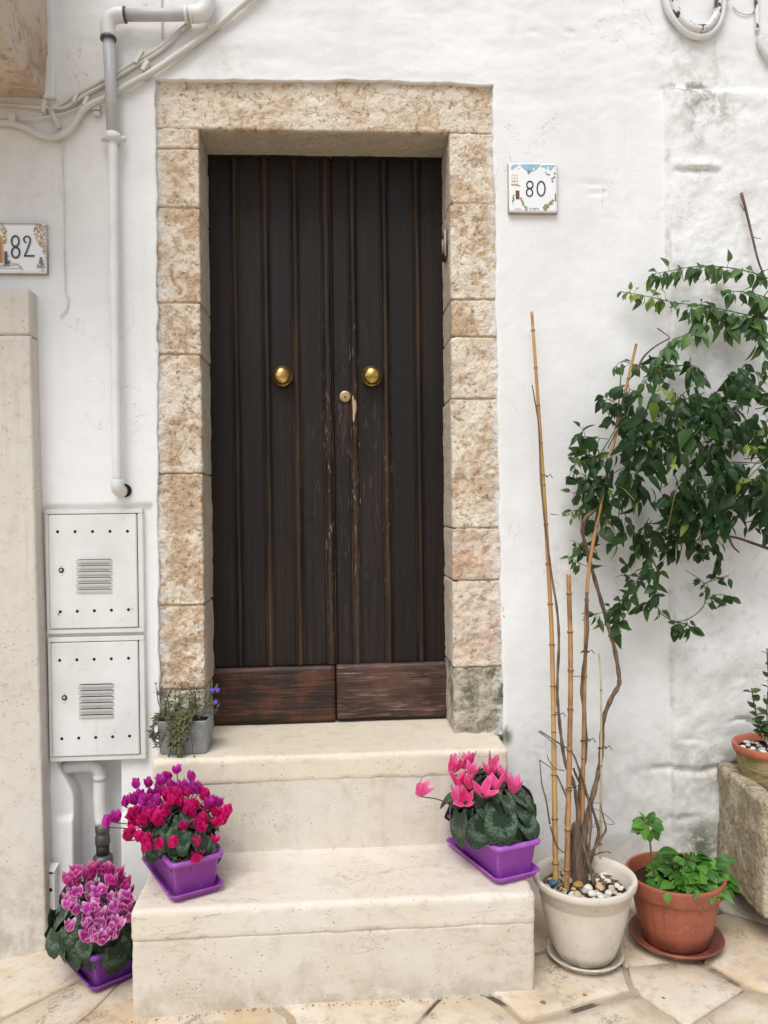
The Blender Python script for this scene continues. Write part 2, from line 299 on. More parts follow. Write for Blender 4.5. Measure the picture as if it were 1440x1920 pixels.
MAT['mossy_terracotta'] = t.fin(c, 0.9, t.bump(n, 0.8, 0.008), spec=0.1)
plain('terracotta', (0.42, 0.125, 0.065), 0.7, var=0.15, bump=0.2)
t = NT('zinc'); v = t.obj(); n = t.noise(v, 30, 6, 0.65, 0.5); n2 = t.noise(v, 8, 4)
MAT['zinc'] = t.fin(t.mix(t.ramp(t.math('ADD', t.math('MULTIPLY', n, 0.5), t.math('MULTIPLY', n2, 0.5)), 0.4, 0.6), (0.235, 0.25, 0.27), (0.35, 0.365, 0.385)), 0.55, t.bump(n, 0.1, 0.002), 0.35)
t = NT('soil'); v = t.obj(); n = t.noise(v, 90, 6, 0.7)
MAT['soil'] = t.fin(t.mix(n, (0.02, 0.012, 0.008), (0.085, 0.05, 0.03)), 0.95, t.bump(n, 1.0, 0.01), spec=0.1)
plain('chip_bark', (0.16, 0.10, 0.055), 0.9, var=0.4, bump=0.5)
def pebmat(name, c): plain(name, c, 0.55, var=0.15, bump=0.15)
pebmat('pebble_white', (0.66, 0.63, 0.57)); pebmat('pebble_grey', (0.42, 0.40, 0.36)); pebmat('pebble_tan', (0.50, 0.38, 0.24)); pebmat('pebble_blue', (0.03, 0.12, 0.20)); pebmat('pebble_amber', (0.36, 0.19, 0.05))
t = NT('bamboo'); v = t.obj(); X, Y_, Z = t.xyz(v); g = t.noise(t.mapv(v, (140, 140, 6)), 1, 5, 0.6); b = t.noise(v, 5, 3)
c = t.mix(t.ramp(b, 0.35, 0.65), (0.47, 0.285, 0.095), (0.38, 0.19, 0.055)); c = t.mix(t.ramp(g, 0.58, 0.72, 0, 0.6), c, (0.16, 0.08, 0.03))
MAT['bamboo'] = t.fin(c, 0.42, t.bump(g, 0.15, 0.002))
t = NT('bamboo_brown'); v = t.obj(); g = t.noise(t.mapv(v, (140, 140, 6)), 1, 5, 0.6); b = t.noise(v, 7, 3)
c = t.mix(t.ramp(b, 0.35, 0.65), (0.42, 0.22, 0.075), (0.23, 0.105, 0.045)); c = t.mix(t.ramp(g, 0.5, 0.72, 0, 0.7), c, (0.08, 0.045, 0.025))
MAT['bamboo_brown'] = t.fin(c, 0.5, t.bump(g, 0.2, 0.002))
plain('bamboo_pale', (0.44, 0.36, 0.21), 0.5, var=0.2)
t = NT('vine_bark'); v = t.obj(); g = t.noise(t.mapv(v, (90, 90, 18)), 1, 6, 0.65)
MAT['vine_bark'] = t.fin(t.mix(t.ramp(g, 0.3, 0.7), (0.20, 0.135, 0.09), (0.085, 0.055, 0.038)), 0.85, t.bump(g, 0.7, 0.004), spec=0.15)
plain('green_stem', (0.10, 0.115, 0.035), 0.6, var=0.3); plain('twig', (0.13, 0.075, 0.045), 0.8, var=0.3); plain('red_stem', (0.085, 0.03, 0.022), 0.55, var=0.2)
plain('tie_wire', (0.012, 0.045, 0.03), 0.5); plain('thread_teal', (0.03, 0.17, 0.16), 0.6); plain('dry_leaf', (0.24, 0.13, 0.055), 0.8, var=0.3)
def leafmat(name, dark, mid, rough=0.38, trans=0.25, spec=0.4):
    t = NT(name); v = t.obj(); r = t.rand(); X, Y_, Z = t.xyz(v)
    n = t.noise(v, 5, 3); c = t.mix(t.ramp(t.math('ADD', t.math('MULTIPLY', r, 0.75), t.math('MULTIPLY', n, 0.25)), 0.15, 0.9), dark, mid)
    rib = t.ramp(t.math('ABSOLUTE', X), 0.0, 0.03, 0.45, 0); c = t.mix(rib, c, tuple(min(1, x*1.9+0.02) for x in mid))
    vein = t.math('SINE', t.math('MULTIPLY', t.math('SUBTRACT', Y_, t.math('MULTIPLY', t.math('ABSOLUTE', X), 0.9)), 42))
    t.fin(c, rough, t.bump(vein, 0.12, 0.02), spec=spec)
    out = t.t.nodes['Material Output']; tr = t.n('BsdfTranslucent', {'Color': t.mix(0.5, c, tuple(min(1, x*2.2) for x in mid))})
    ms = t.n('MixShader', {0: trans}); t.t.links.new(t.b.outputs[0], ms.inputs[1]); t.t.links.new(tr.outputs[0], ms.inputs[2]); t.t.links.new(ms.outputs[0], out.inputs[0])
    MAT[name] = t.m
leafmat('vine_leaf', (0.016, 0.043, 0.013), (0.086, 0.168, 0.052), 0.45, 0.20, 0.28)
leafmat('vine_leaf_green', (0.030, 0.072, 0.017), (0.095, 0.175, 0.042), 0.44, 0.25)
leafmat('vine_leaf_young', (0.11, 0.17, 0.025), (0.24, 0.31, 0.05), 0.45, 0.35)
leafmat('herb_leaf', (0.034, 0.115, 0.014), (0.110, 0.270, 0.034), 0.45, 0.28)
leafmat('shrub_leaf', (0.018, 0.055, 0.012), (0.055, 0.125, 0.03), 0.4, 0.2)
leafmat('lobelia_leaf', (0.045, 0.055, 0.022), (0.12, 0.125, 0.055), 0.6, 0.2)
# cyclamen leaf: dark with a silver marbled zone and pale veins
t = NT('cyclamen_leaf'); v = t.obj(); X, Y_, Z = t.xyz(v); r = t.rand()
Yb = t.math('SUBTRACT', Y_, 0.12)
ang = t.math('ARCTAN2', X, t.math('ADD', Yb, 0.001)); rad = t.math('SQRT', t.math('ADD', t.math('MULTIPLY', X, X), t.math('MULTIPLY', Yb, Yb)))
fan = t.math('ABSOLUTE', t.math('SINE', t.math('MULTIPLY', ang, 4.0)))
vein = t.ramp(fan, 0.0, 0.22, 1, 0)
vo = t.n('VectorMath', {0: v, 1: t.comb(t.math('MULTIPLY', r, 9), t.math('MULTIPLY', r, 4), 0.0)}, operation='ADD').outputs[0]
nz = t.noise(vo, 9, 5, 0.65, 0.4)
zone = t.math('MULTIPLY', t.ramp(t.math('ADD', rad, t.math('MULTIPLY', nz, 0.35)), 0.40, 0.52), t.ramp(t.math('ADD', rad, t.math('MULTIPLY', nz, 0.35)), 0.80, 0.64))
c = t.mix(t.math('MULTIPLY', r, 0.8), (0.010, 0.028, 0.012), (0.022, 0.048, 0.018))
c = t.mix(t.math('MULTIPLY', zone, t.ramp(nz, 0.36, 0.58, 0.05, 0.85)), c, (0.105, 0.165, 0.105))
c = t.mix(t.math('MULTIPLY', vein, t.ramp(rad, 0.08, 0.5, 0.6, 0.22)), c, (0.11, 0.17, 0.095))
MAT['cyclamen_leaf'] = t.fin(c, 0.42, t.bump(t.math('SUBTRACT', t.noise(v, 14, 4), t.math('MULTIPLY', vein, 0.35)), 0.5, 0.05), spec=0.4)
def petal(name, deep, body, edge, edge_amt, base_amt, trans=0.3):
    t = NT(name); uv = t.n('UVMap').outputs[0]; U, V_, _ = t.xyz(uv); r = t.rand(); n = t.noise(t.obj(), 4, 4)
    e = t.math('ABSOLUTE', t.math('SUBTRACT', U, 0.5)); e = t.math('MAXIMUM', t.math('MULTIPLY', e, 2.0), V_)
    c = t.mix(t.ramp(t.math('ADD', t.math('MULTIPLY', r, 0.6), t.math('MULTIPLY', n, 0.4)), 0.2, 0.8), deep, body)
    c = t.mix(t.ramp(e, 0.66, 0.95, 0, edge_amt), c, edge)
    c = t.mix(t.ramp(V_, 0.45, 0.0, 0, base_amt), c, edge if base_amt > 0.3 else deep)
    st_ = t.math('SINE', t.math('MULTIPLY', U, 40)); t.fin(c, 0.5, t.bump(st_, 0.1, 0.02), spec=0.25)
    out = t.t.nodes['Material Output']; tr = t.n('BsdfTranslucent', {'Color': c}); ms = t.n('MixShader', {0: trans})
    t.t.links.new(t.b.outputs[0], ms.inputs[1]); t.t.links.new(tr.outputs[0], ms.inputs[2]); t.t.links.new(ms.outputs[0], out.inputs[0])
    MAT[name] = t.m
petal('petal_magenta', (0.46, 0.012, 0.27), (0.58, 0.035, 0.40), (0.64, 0.10, 0.48), 0.3, 0.0)
petal('petal_cerise', (0.54, 0.006, 0.13), (0.74, 0.014, 0.20), (0.76, 0.05, 0.28), 0.3, 0.0)
petal('petal_edged', (0.54, 0.03, 0.33), (0.64, 0.075, 0.44), (0.82, 0.52, 0.72), 0.9, 0.55)
petal('petal_edged_deep', (0.50, 0.014, 0.22), (0.60, 0.03, 0.31), (0.74, 0.26, 0.50), 0.75, 0.2)
petal('petal_pink', (0.80, 0.045, 0.22), (0.84, 0.11, 0.33), (0.85, 0.32, 0.55), 0.5, 0.0)
plain('lobelia_petal', (0.10, 0.06, 0.62), 0.5)

# ------------------------------------------------------------------ object helpers
def link(o, parent=None):
    col.objects.link(o)
    if parent is not None: o.parent = parent
    return o
def mesh(name, verts, faces, mat, parent=None, smooth=True, mats=None, fmat=None):
    me = bpy.data.meshes.new(name); me.from_pydata([tuple(v) for v in verts], [], [tuple(f) for f in faces])
    for mm_ in ([mat] if mats is None else mats): me.materials.append(MAT[mm_])
    if fmat is not None: me.polygons.foreach_set('material_index', fmat)
    if smooth: me.polygons.foreach_set('use_smooth', [True]*len(me.polygons))
    me.update()
    return link(bpy.data.objects.new(name, me), parent)
def inst(name, me, parent, mat4):
    o = bpy.data.objects.new(name, me); link(o, parent); o.matrix_local = mat4; return o
def empty(name, loc, label, cat, group=None):
    o = bpy.data.objects.new(name, None); o.location = loc; o.empty_display_size = 0.05; col.objects.link(o); tag(o, label, cat, group); return o
def tag(o, label=None, cat=None, group=None, kind=None):
    if label: o['label'] = label
    if cat: o['category'] = cat
    if group: o['group'] = group
    if kind: o['kind'] = kind
    return o
class MB:
    def __init__(s): s.v = []; s.f = []; s.m = []
    def add(s, verts, faces, m=0):
        b = len(s.v); s.v += [Vector(x) for x in verts]; s.f += [tuple(i+b for i in f) for f in faces]; s.m += [m]*len(faces); return s
    def box(s, a, b, m=0, bev=0.0):
        bm = bmesh.new(); bmesh.ops.create_cube(bm, size=1)
        for v_ in bm.verts: v_.co = Vector(((a[0]+b[0])/2+v_.co.x*(b[0]-a[0]), (a[1]+b[1])/2+v_.co.y*(b[1]-a[1]), (a[2]+b[2])/2+v_.co.z*(b[2]-a[2])))
        if bev: bmesh.ops.bevel(bm, geom=bm.edges[:], offset=bev, segments=2, affect='EDGES', clamp_overlap=True)
        bm.verts.index_update(); s.add([v_.co for v_ in bm.verts], [[v_.index for v_ in f.verts] for f in bm.faces], m); bm.free(); return s
    def tube(s, pts, rad, seg=8, m=0, cap=True):
        pts = [Vector(p) for p in pts]; n = len(pts)
        if not hasattr(rad, '__len__'): rad = [rad]*n
        vs_, fs = [], []; up = None
        for i, p in enumerate(pts):
            d = (pts[min(i+1, n-1)]-pts[max(i-1, 0)]).normalized()
            if up is None: up = d.orthogonal().normalized()
            up = (up-d*up.dot(d)); up = up.normalized() if up.length > 1e-6 else d.orthogonal().normalized()
            sd_ = d.cross(up)
            for k in range(seg):
                a = 2*math.pi*k/seg; vs_.append(p+(up*math.cos(a)+sd_*math.sin(a))*rad[i])
        for i in range(n-1):
            for k in range(seg): fs.append((i*seg+k, i*seg+(k+1) % seg, (i+1)*seg+(k+1) % seg, (i+1)*seg+k))
        if cap: fs.append(tuple(range(seg-1, -1, -1))); fs.append(tuple((n-1)*seg+k for k in range(seg)))
        return s.add(vs_, fs, m)
    def lathe(s, prof, c=(0,0,0), seg=48, m=0, axis='Z', wob=None):
        vs_, fs = [], []; n = len(prof)
        for i, (r_, z_) in enumerate(prof):
            for k in range(seg):
                a = 2*math.pi*k/seg; rr = r_ if wob is None else r_*wob(a, z_)
                p = (rr*math.cos(a), rr*math.sin(a), z_) if axis == 'Z' else (rr*math.cos(a), -z_, rr*math.sin(a))
                vs_.append(Vector(p)+Vector(c))
        for i in range(n-1):
            for k in range(seg): fs.append((i*seg+k, i*seg+(k+1) % seg, (i+1)*seg+(k+1) % seg, (i+1)*seg+k))
        if prof[0][0] > 1e-5: fs.append(tuple(range(seg-1, -1, -1)))
        if prof[-1][0] > 1e-5: fs.append(tuple((n-1)*seg+k for k in range(seg)))
        return s.add(vs_, fs, m)
    def build(s, name, mats, parent=None, smooth=True):
        mats = [mats] if isinstance(mats, str) else mats
        o = mesh(name, s.v, s.f, None, parent, smooth, mats, s.m)
        return o
def sharp(o, ang=35):                                              # keep creases on hard objects
    me = o.data; bm = bmesh.new(); bm.from_mesh(me)
    for e in bm.edges:
        if len(e.link_faces) == 2 and e.calc_face_angle(0) > R(ang): e.smooth = False
    bm.to_mesh(me); bm.free(); return o
def crom(pts, n=8):
    P = [Vector(p) for p in pts]; P = [P[0]*2-P[1]]+P+[P[-1]*2-P[-2]]; out = []
    for i in range(1, len(P)-2):
        for k in range(n):
            t_ = k/n; a, b, c_, d = P[i-1], P[i], P[i+1], P[i+2]
            out.append(0.5*((2*b)+(c_-a)*t_+(2*a-5*b+4*c_-d)*t_*t_+(3*b-a-3*c_+d)*t_**3))
    out.append(P[-2].copy()); return out
def rbox(nx, ny, nz, h, r):
    """lattice box of half size h with edges rounded by r -> verts, normals, faces"""
    idx = {}; pts = []; faces = []
    def vid(i, j, k):
        q = (i, j, k)
        if q not in idx: idx[q] = len(pts); pts.append((i/nx*2-1, j/ny*2-1, k/nz*2-1))
        return idx[q]
    for i in range(nx):
        for j in range(ny):
            faces.append((vid(i,j,0), vid(i,j+1,0), vid(i+1,j+1,0), vid(i+1,j,0))); faces.append((vid(i,j,nz), vid(i+1,j,nz), vid(i+1,j+1,nz), vid(i,j+1,nz)))
    for i in range(nx):
        for k in range(nz):
            faces.append((vid(i,0,k), vid(i+1,0,k), vid(i+1,0,k+1), vid(i,0,k+1))); faces.append((vid(i,ny,k), vid(i,ny,k+1), vid(i+1,ny,k+1), vid(i+1,ny,k)))
    for j in range(ny):
        for k in range(nz):
            faces.append((vid(0,j,k), vid(0,j,k+1), vid(0,j+1,k+1), vid(0,j+1,k))); faces.append((vid(nx,j,k), vid(nx,j+1,k), vid(nx,j+1,k+1), vid(nx,j,k+1)))
    P = np.array(pts)*np.array(h); inner = np.maximum(np.array(h)-r, 1e-6); q = np.clip(P, -inner, inner); d = P-q
    l = np.linalg.norm(d, axis=1, keepdims=True); nrm = d/np.maximum(l, 1e-9)
    return q+nrm*r, nrm, faces
def rough_block(name, a, b, mat, parent, res=0.006, r=0.008, amp=0.004, fs=40.0, amp2=0.0, fs2=9.0, warp=None, smooth=True, side=1.0, chip=0.0):
    a = np.array(a, float); b = np.array(b, float); h = (b-a)/2; c = (a+b)/2
    n = np.maximum(2, np.minimum(140, np.ceil((b-a)/np.array(res if hasattr(res, '__len__') else (res,)*3)))).astype(int)
    P, N, F_ = rbox(int(n[0]), int(n[1]), int(n[2]), h, min(r, h.min()*0.9)); P = P+c
    d = amp*fbm(P, fs, 4, 0.6)+(amp2*fbm(P+5.5, fs2, 3) if amp2 else 0)
    if chip:
        eg = np.max(np.abs(N), axis=1) < 0.97; d = d-np.where(eg, chip*np.maximum(0, fbm(P+77, 30, 3, 0.6)-0.18)*2.2, 0)
    if side != 1.0: d = d*(side+(1-side)*np.clip(-N[:, 1], 0, 1))
    P = P+N*d[:, None]
    if warp is not None: P = warp(P, a, b)
    return mesh(name, P.tolist(), F_, mat, parent, smooth)

# ------------------------------------------------------------------ key measures of the place
zt = W(620, 1352, 0.22).z                       # threshold / top tread
y2 = G(620, 1415, zt).y; z1 = W(620, 1592, y2).z; y1 = G(620, 1690, z1).y
def gz(x):                                      # the lane falls gently to the left
    x = np.asarray(x, float); return np.where(x > 0, 0.0, np.where(x > -1.3, -0.022*(x/0.56)**2, -0.1186+0.06*(x+1.3)))
def gzf(x): return float(gz(x))
DY = 0.22                                       # door plane
XL, XR = -0.571, 0.560                          # opening of the plaster round the stone surround
ZL = W(600, 152, 0).z

# ------------------------------------------------------------------ ground: lane bed, flagstones
gx = np.concatenate([np.linspace(-40, -3, 12), np.linspace(-2.9, 2.9, 60), np.linspace(3, 40, 12)]); gy = np.concatenate([np.linspace(-40, -4, 12), np.linspace(-3.9, 0.4, 45)])
V = [(x, y, max(gzf(x), -0.6)-0.0085) for y in gy for x in gx]; nx = len(gx)
lane = mesh('pavement', V, [(j*nx+i, j*nx+i+1, (j+1)*nx+i+1, (j+1)*nx+i) for j in range(len(gy)-1) for i in range(nx-1)], 'joint_mortar')
tag(lane, kind='structure')
def clip_poly(poly, mx, my, nx_, ny_):
    out = []
    for i in range(len(poly)):
        p, q = poly[i], poly[(i+1) % len(poly)]
        dp = (p[0]-mx)*nx_+(p[1]-my)*ny_; dq = (q[0]-mx)*nx_+(q[1]-my)*ny_
        if dp <= 0: out.append(p)
        if dp*dq < 0:
            t_ = dp/(dp-dq); out.append((p[0]+(q[0]-p[0])*t_, p[1]+(q[1]-p[1])*t_))
    return out
seedpx = [(40, 1812), (90, 1880), (200, 1905), (1080, 1850), (1300, 1860), (1150, 1915), (1400, 1915), (1400, 1800), (700, 1912), (1230, 1760)]
seeds = [tuple(G(px, py, 0)[:2]) for px, py in seedpx] + [(-0.3, -0.75), (0.25, -0.72)]
rs = random.Random(3)
for j in range(11):
    for i in range(13):
        p = (-3.0+i*0.5+rs.uniform(-.17, .17)+(j % 2)*0.2, -0.05-j*0.42+rs.uniform(-.13, .13))
        if all((p[0]-s[0])**2+(p[1]-s[1])**2 > 0.33**2 for s in seeds): seeds.append(p)
for s in seeds:
    poly = [(s[0]-1, s[1]-1), (s[0]+1, s[1]-1), (s[0]+1, min(s[1]+1, 0.05)), (s[0]-1, min(s[1]+1, 0.05))]
    for o_ in seeds:
        if o_ is s: continue
        dx, dy = o_[0]-s[0], o_[1]-s[1]; L = math.hypot(dx, dy); gp_ = 0.0020+0.014*((abs(math.sin((s[0]+o_[0])*37+(s[1]+o_[1])*91)))**3)
        if L < 2: poly = clip_poly(poly, (s[0]+o_[0])/2-dx/L*gp_, (s[1]+o_[1])/2-dy/L*gp_, dx, dy)
    if len(poly) < 3: continue
    ring = []
    for i in range(len(poly)):                                     # uneven, chipped outline
        p, q = poly[i], poly[(i+1) % len(poly)]; L = math.hypot(q[0]-p[0], q[1]-p[1]); k = max(1, int(L/0.035))
        for m_ in range(k):
            t_ = m_/k; x, y = p[0]+(q[0]-p[0])*t_, p[1]+(q[1]-p[1])*t_
            jx = 0.030*float(fbm([[x*7, y*7, 1.7]], 1, 3)[0]); ring.append((x+jx+(s[0]-x)*0.004, y+jx*0.7+(s[1]-y)*0.004))
    n = len(ring); tilt = rs.uniform(-.006, .006); hz = rs.uniform(-.003, .003)
    vs_ = []
    for sc_, dz in ((1.0, -0.02), (0.998, -0.004), (0.975, 0.0), (0.5, 0.001)):
        for x, y in ring:
            xx, yy = s[0]+(x-s[0])*sc_, s[1]+(y-s[1])*sc_; vs_.append((xx, yy, gzf(xx)+dz+hz+tilt*(xx-s[0])))
    vs_.append((s[0], s[1], gzf(s[0])+hz+0.001)); fs = []
    for a_ in range(3):
        for k in range(n): fs.append((a_*n+k, a_*n+(k+1) % n, (a_+1)*n+(k+1) % n, (a_+1)*n+k))
    for k in range(n): fs.append((3*n+k, 3*n+(k+1) % n, 4*n))
    mesh('flagstone', vs_, fs, 'flagstone', lane)

# ------------------------------------------------------------------ house: wall
house = empty('house', (0, 0, 0), 'whitewashed plaster house with a stone framed dark wooden door', 'house')
nA, nB = W(104, 1425, 0), W(228, 1720, 0)
NX0, NX1, NZ0, NZ1 = W(104, 1500, 0).x, W(226, 1500, 0).x, 0.02, W(160, 1424, 0).z       # pipe niche under the meter boxes
xs = np.unique(np.round(np.concatenate([np.linspace(-4, -1.3, 14), np.arange(-1.3, 1.62, 0.0085), np.linspace(1.62, 4, 14), [XL, XR, NX0, NX1]]), 5))
zs = np.unique(np.round(np.concatenate([np.linspace(-0.25, 0, 3), np.arange(0, 3.15, 0.0085), np.linspace(3.15, 5.5, 14), [zt-0.3, ZL, NZ0, NZ1]]), 5))
def thin(a, keep):
    out = [a[0]]
    for v_ in a[1:]:
        if v_-out[-1] < 0.003:
            if any(abs(v_-k) < 1e-5 for k in keep): out[-1] = v_
            continue
        out.append(v_)
    return np.array(out)
xs = thin(xs, [XL, XR, NX0, NX1]); zs = thin(zs, [zt-0.3, ZL, NZ0, NZ1])
XX, ZZ = np.meshgrid(xs, zs); P = np.stack([XX.ravel(), np.zeros(XX.size), ZZ.ravel()], 1)
x, z = P[:, 0], P[:, 2]
pilx = W(1252, 700, 0).x; pilz = W(1300, 166, 0).z
rel = 0.005*fbm(P, 2.2, 3)+0.0016*fbm(P+3, 14, 3)+0.0005*fbm(P+9, 60, 3)
edge = 0.012*fbm(np.stack([np.zeros_like(z), z*0, z], 1), 5, 3)
edt = 0.010*fbm(np.stack([x, z*0, z*0], 1), 7, 3)
patch = sstep(pilx-0.003, pilx+0.006, x+edge*.6)*sstep(pilz+0.008, pilz-0.016, z+edt*1.2+0.004*fbm(P+61, 30, 3))
rel += patch*(0.020+0.0105*fbm(P+20, 11, 5, 0.6)+0.008*np.maximum(0, fbm(P+31, 5, 3)))
zz_ = z-W(1305, 320, 0).z+0.008*fbm(P+8, 24, 3)+0.05*(x-W(1305, 320, 0).x); rel += patch*sstep(0.085, 0.06, np.abs(x-W(1305, 322, 0).x+0.02*fbm(P+2, 20, 2)))*(0.007*sstep(0.0, 0.006, zz_)*sstep(0.05, 0.01, zz_)-0.006*sstep(0.0, -0.004, zz_)*sstep(-0.02, -0.006, zz_))
upr = sstep(2.55, 2.8, z)*(1-patch); rel += upr*(0.006*fbm(np.stack([x*4, z*0, z*12], 1), 1.0, 4, 0.6))
lowr = sstep(0.75, 0.35, z)*sstep(0.75, 1.05, x); rel += lowr*0.014*fbm(P+44, 6, 5, 0.6)
cz = W(1330, 1432, 0).z+0.02*np.sin(x*9); rel -= sstep(1.13, 1.2, x)*0.016*sstep(0.02, 0.0, np.abs(z-cz))
bx0, bx1, bz0, bz1 = W(84, 1200, 0).x, W(289, 1200, 0).x, W(180, 1424, 0).z, W(180, 949, 0).z
rec = sstep(bx0-0.012, bx0+0.004, x)*sstep(bx1+0.012, bx1-0.002, x)*sstep(bz1+0.005, bz1-0.004, z+0.004*fbm(P, 9, 2))*sstep(bz0-0.2, bz0-0.19, z)
rel -= 0.014*rec
crs = W(1345, 1346, 0)
rel -= 0.018*sstep(0.10, 0.0, np.abs(x-(crs.x+0.1)))*sstep(0.009, 0.0, np.abs(z-crs.z+0.25*(x-crs.x)+0.02*np.sin(x*30)))
for px, py, ex, ez, dp in [(1070, 60, 0.02, 0.007, .006), (1001, 60, 0.018, 0.006, .005), (1115, 345, 0.05, 0.01, .004), (1118, 362, 0.03, 0.006, .006), (968, 60, 0.008, 0.03, .004), (1345, 1010, .1, .01, .004), (1290, 1385, .05, .008, .006), (1250, 1440, .06, .01, .01), (1280, 1530, .05, .01, .008)]:
    p = W(px, py, 0); u = ((x-p.x)/ex)**2+((z-p.z+0.15*(x-p.x)*np.sin(px))/ez)**2; rel -= dp*np.exp(-u)
P[:, 1] = -rel
def near(v_, a, wd): return np.maximum(0, 1-np.abs(v_-a)/wd)
rag = 0.006*fbm(P, 16, 3)+0.003*fbm(P, 50, 2)
inz = (z > zt-0.35) & (z < ZL+0.02); inx = (x > XL-0.03) & (x < XR+0.03)
P[:, 0] += np.where(inz, (near(x, XL, 0.02)+near(x, XR, 0.02))*rag, 0); P[:, 2] += np.where(inx, near(z, ZL, 0.02)*rag, 0)
P[:, 0] += np.where(inz, near(x, XL, 0.06)*0.016*sstep(2.7, 0.6, z)*-1, 0)          # the surround widens a little towards the ground
P[:, 0] += np.where(inz, near(x, XR, 0.06)*0.008*sstep(2.7, 0.6, z), 0)
P[:, 2] += np.where(inx, near(z, ZL, 0.05)*(0.006*np.sin(x*5+0.6)), 0)
nic = (z < NZ1+0.01) & (z > NZ0-0.01)
spl = W(136, 1500, 0)                                                              # splayed left edge of the niche
P[:, 0] += np.where(nic, near(x, NX0, 0.08)*(W(137, 1600, 0).x-NX0)*sstep(NZ1, spl.z-0.01, z)*0.98, 0)
ny = len(xs); faces = []
for j in range(len(zs)-1):
    zc = (zs[j]+zs[j+1])/2
    for i in range(ny-1):
        xc = (xs[i]+xs[i+1])/2
        if XL < xc < XR and zt-0.3 < zc < ZL: continue
        if NX0 < xc < NX1 and NZ0 < zc < NZ1: continue
        faces.append((j*ny+i, j*ny+i+1, (j+1)*ny+i+1, (j+1)*ny+i))
bm = bmesh.new(); bv = [bm.verts.new(p) for p in P]
for f in faces: bm.faces.new([bv[i] for i in f])
for v_ in [v_ for v_ in bm.verts if not v_.link_faces]: bm.verts.remove(v_)
be = [e for e in bm.edges if e.is_boundary]
for (lo_x, hi_x, lo_z, hi_z, dep) in ((XL-.06, XR+.06, zt-.35, ZL+.06, 0.05), (NX0-.05, NX1+.05, NZ0-.02, NZ1+.03, 0.13)):
    ed = [e for e in be if all(lo_x < v_.co.x < hi_x and lo_z < v_.co.z < hi_z for v_ in e.verts)]
    for st_ in range(3):
        g = bmesh.ops.extrude_edge_only(bm, edges=ed)['geom']; nv = [q for q in g if isinstance(q, bmesh.types.BMVert)]
        for v_ in nv: v_.co.y += dep*(0.12, 0.28, 0.6)[st_]
        ed = [q for q in g if isinstance(q, bmesh.types.BMEdge) and q.is_boundary and all(w_ in nv for w_ in q.verts)] if st_ < 2 else ed
bmesh.ops.recalc_face_normals(bm, faces=bm.faces)
me = bpy.data.meshes.new('wall'); bm.to_mesh(me); bm.free(); me.materials.append(MAT['plaster']); me.polygons.foreach_set('use_smooth', [True]*len(me.polygons))
wall = link(bpy.data.objects.new('wall', me), house)
# back of the niche
q = MB(); g_ = 16
vs_ = []; 
for j in range(g_+1):
    for i in range(g_+1):
        xx = NX0-0.02+(NX1-NX0+0.04)*i/g_; zz = NZ0-0.05+(NZ1-NZ0+0.15)*j/g_
        vs_.append((xx, 0.125-0.03*math.exp(-((i-3)/3)**2)+0.01*float(fbm([[xx, 0.3, zz]], 14, 3)[0]), zz))
q.add(vs_, [(j*(g_+1)+i, j*(g_+1)+i+1, (j+1)*(g_+1)+i+1, (j+1)*(g_+1)+i) for j in range(g_) for i in range(g_)]); q.build('niche_back', 'plaster', house)

# ------------------------------------------------------------------ stone door surround
sur = MB(); FR = 0.016
sur.box((XL-0.03, FR+0.003, zt-0.02), (-0.446, DY+0.03, ZL-0.16)).box((0.422, FR+0.003, zt-0.02), (XR+0.03, DY+0.03, ZL-0.16)).box((XL-0.03, FR+0.003, ZL-0.14), (XR+0.03, DY+0.03, ZL+0.02))
sur = sur.build('door_surround', 'mortar', house, smooth=False)
sur['label'] = 'rough tan limestone blocks framing the dark door'
zl = W(600, 241, 0).z
def soffit(Pn, a, b):                                                # lintel underside drops slightly and its top slopes back
    Pn = Pn.copy(); return Pn
rough_block('lintel', (XL-0.02, FR, zl), (XR+0.02, DY+0.05, ZL+0.03), 'limestone', sur, res=(0.0065, 0.0065, 0.0065), r=0.006, amp=0.0065, fs=46, amp2=0.005, fs2=9, side=0.35)
for side, ys, in (('L', [243, 280, 390, 568, 665, 888, 1135, 1292, 1400]), ('R', [247, 382, 562, 632, 748, 990, 1088, 1250, 1400])):
    for i in range(len(ys)-1):
        pc = 330 if side == 'L' else 890
        ztop = W(pc, ys[i], FR).z-0.002; zbot = max(W(pc, ys[i+1], FR).z+0.002, zt-0.01)
        if i == 0: ztop = zl-0.002
        if side == 'L': ym = (ys[i]+ys[i+1])/2; xa, xb = XL-0.03, W(371+14*(ym-240)/1135, ym, 0).x+rnd.uniform(-.0015, .0015)
        else: ym = (ys[i]+ys[i+1])/2; xa, xb = W(844+8*(ym-240)/1135, ym, 0).x+rnd.uniform(-.0015, .0015), XR+0.03
        low = i/(len(ys)-2)
        mt = 'limestone_grey' if (side == 'R' and i == 7) or (side == 'L' and i == 7) else ('limestone_pink' if side == 'R' and i in (5, 6) else 'limestone')
        rough_block('stone_block', (xa, FR-0.002-0.006*low+rnd.uniform(-.002, .002), zbot), (xb, DY+0.02, ztop), mt, sur, res=(0.0055, 0.011, 0.0055), r=0.0055, amp=0.0068+0.005*low, fs=52-14*low, amp2=0.004+0.007*low, fs2=14, side=0.35)

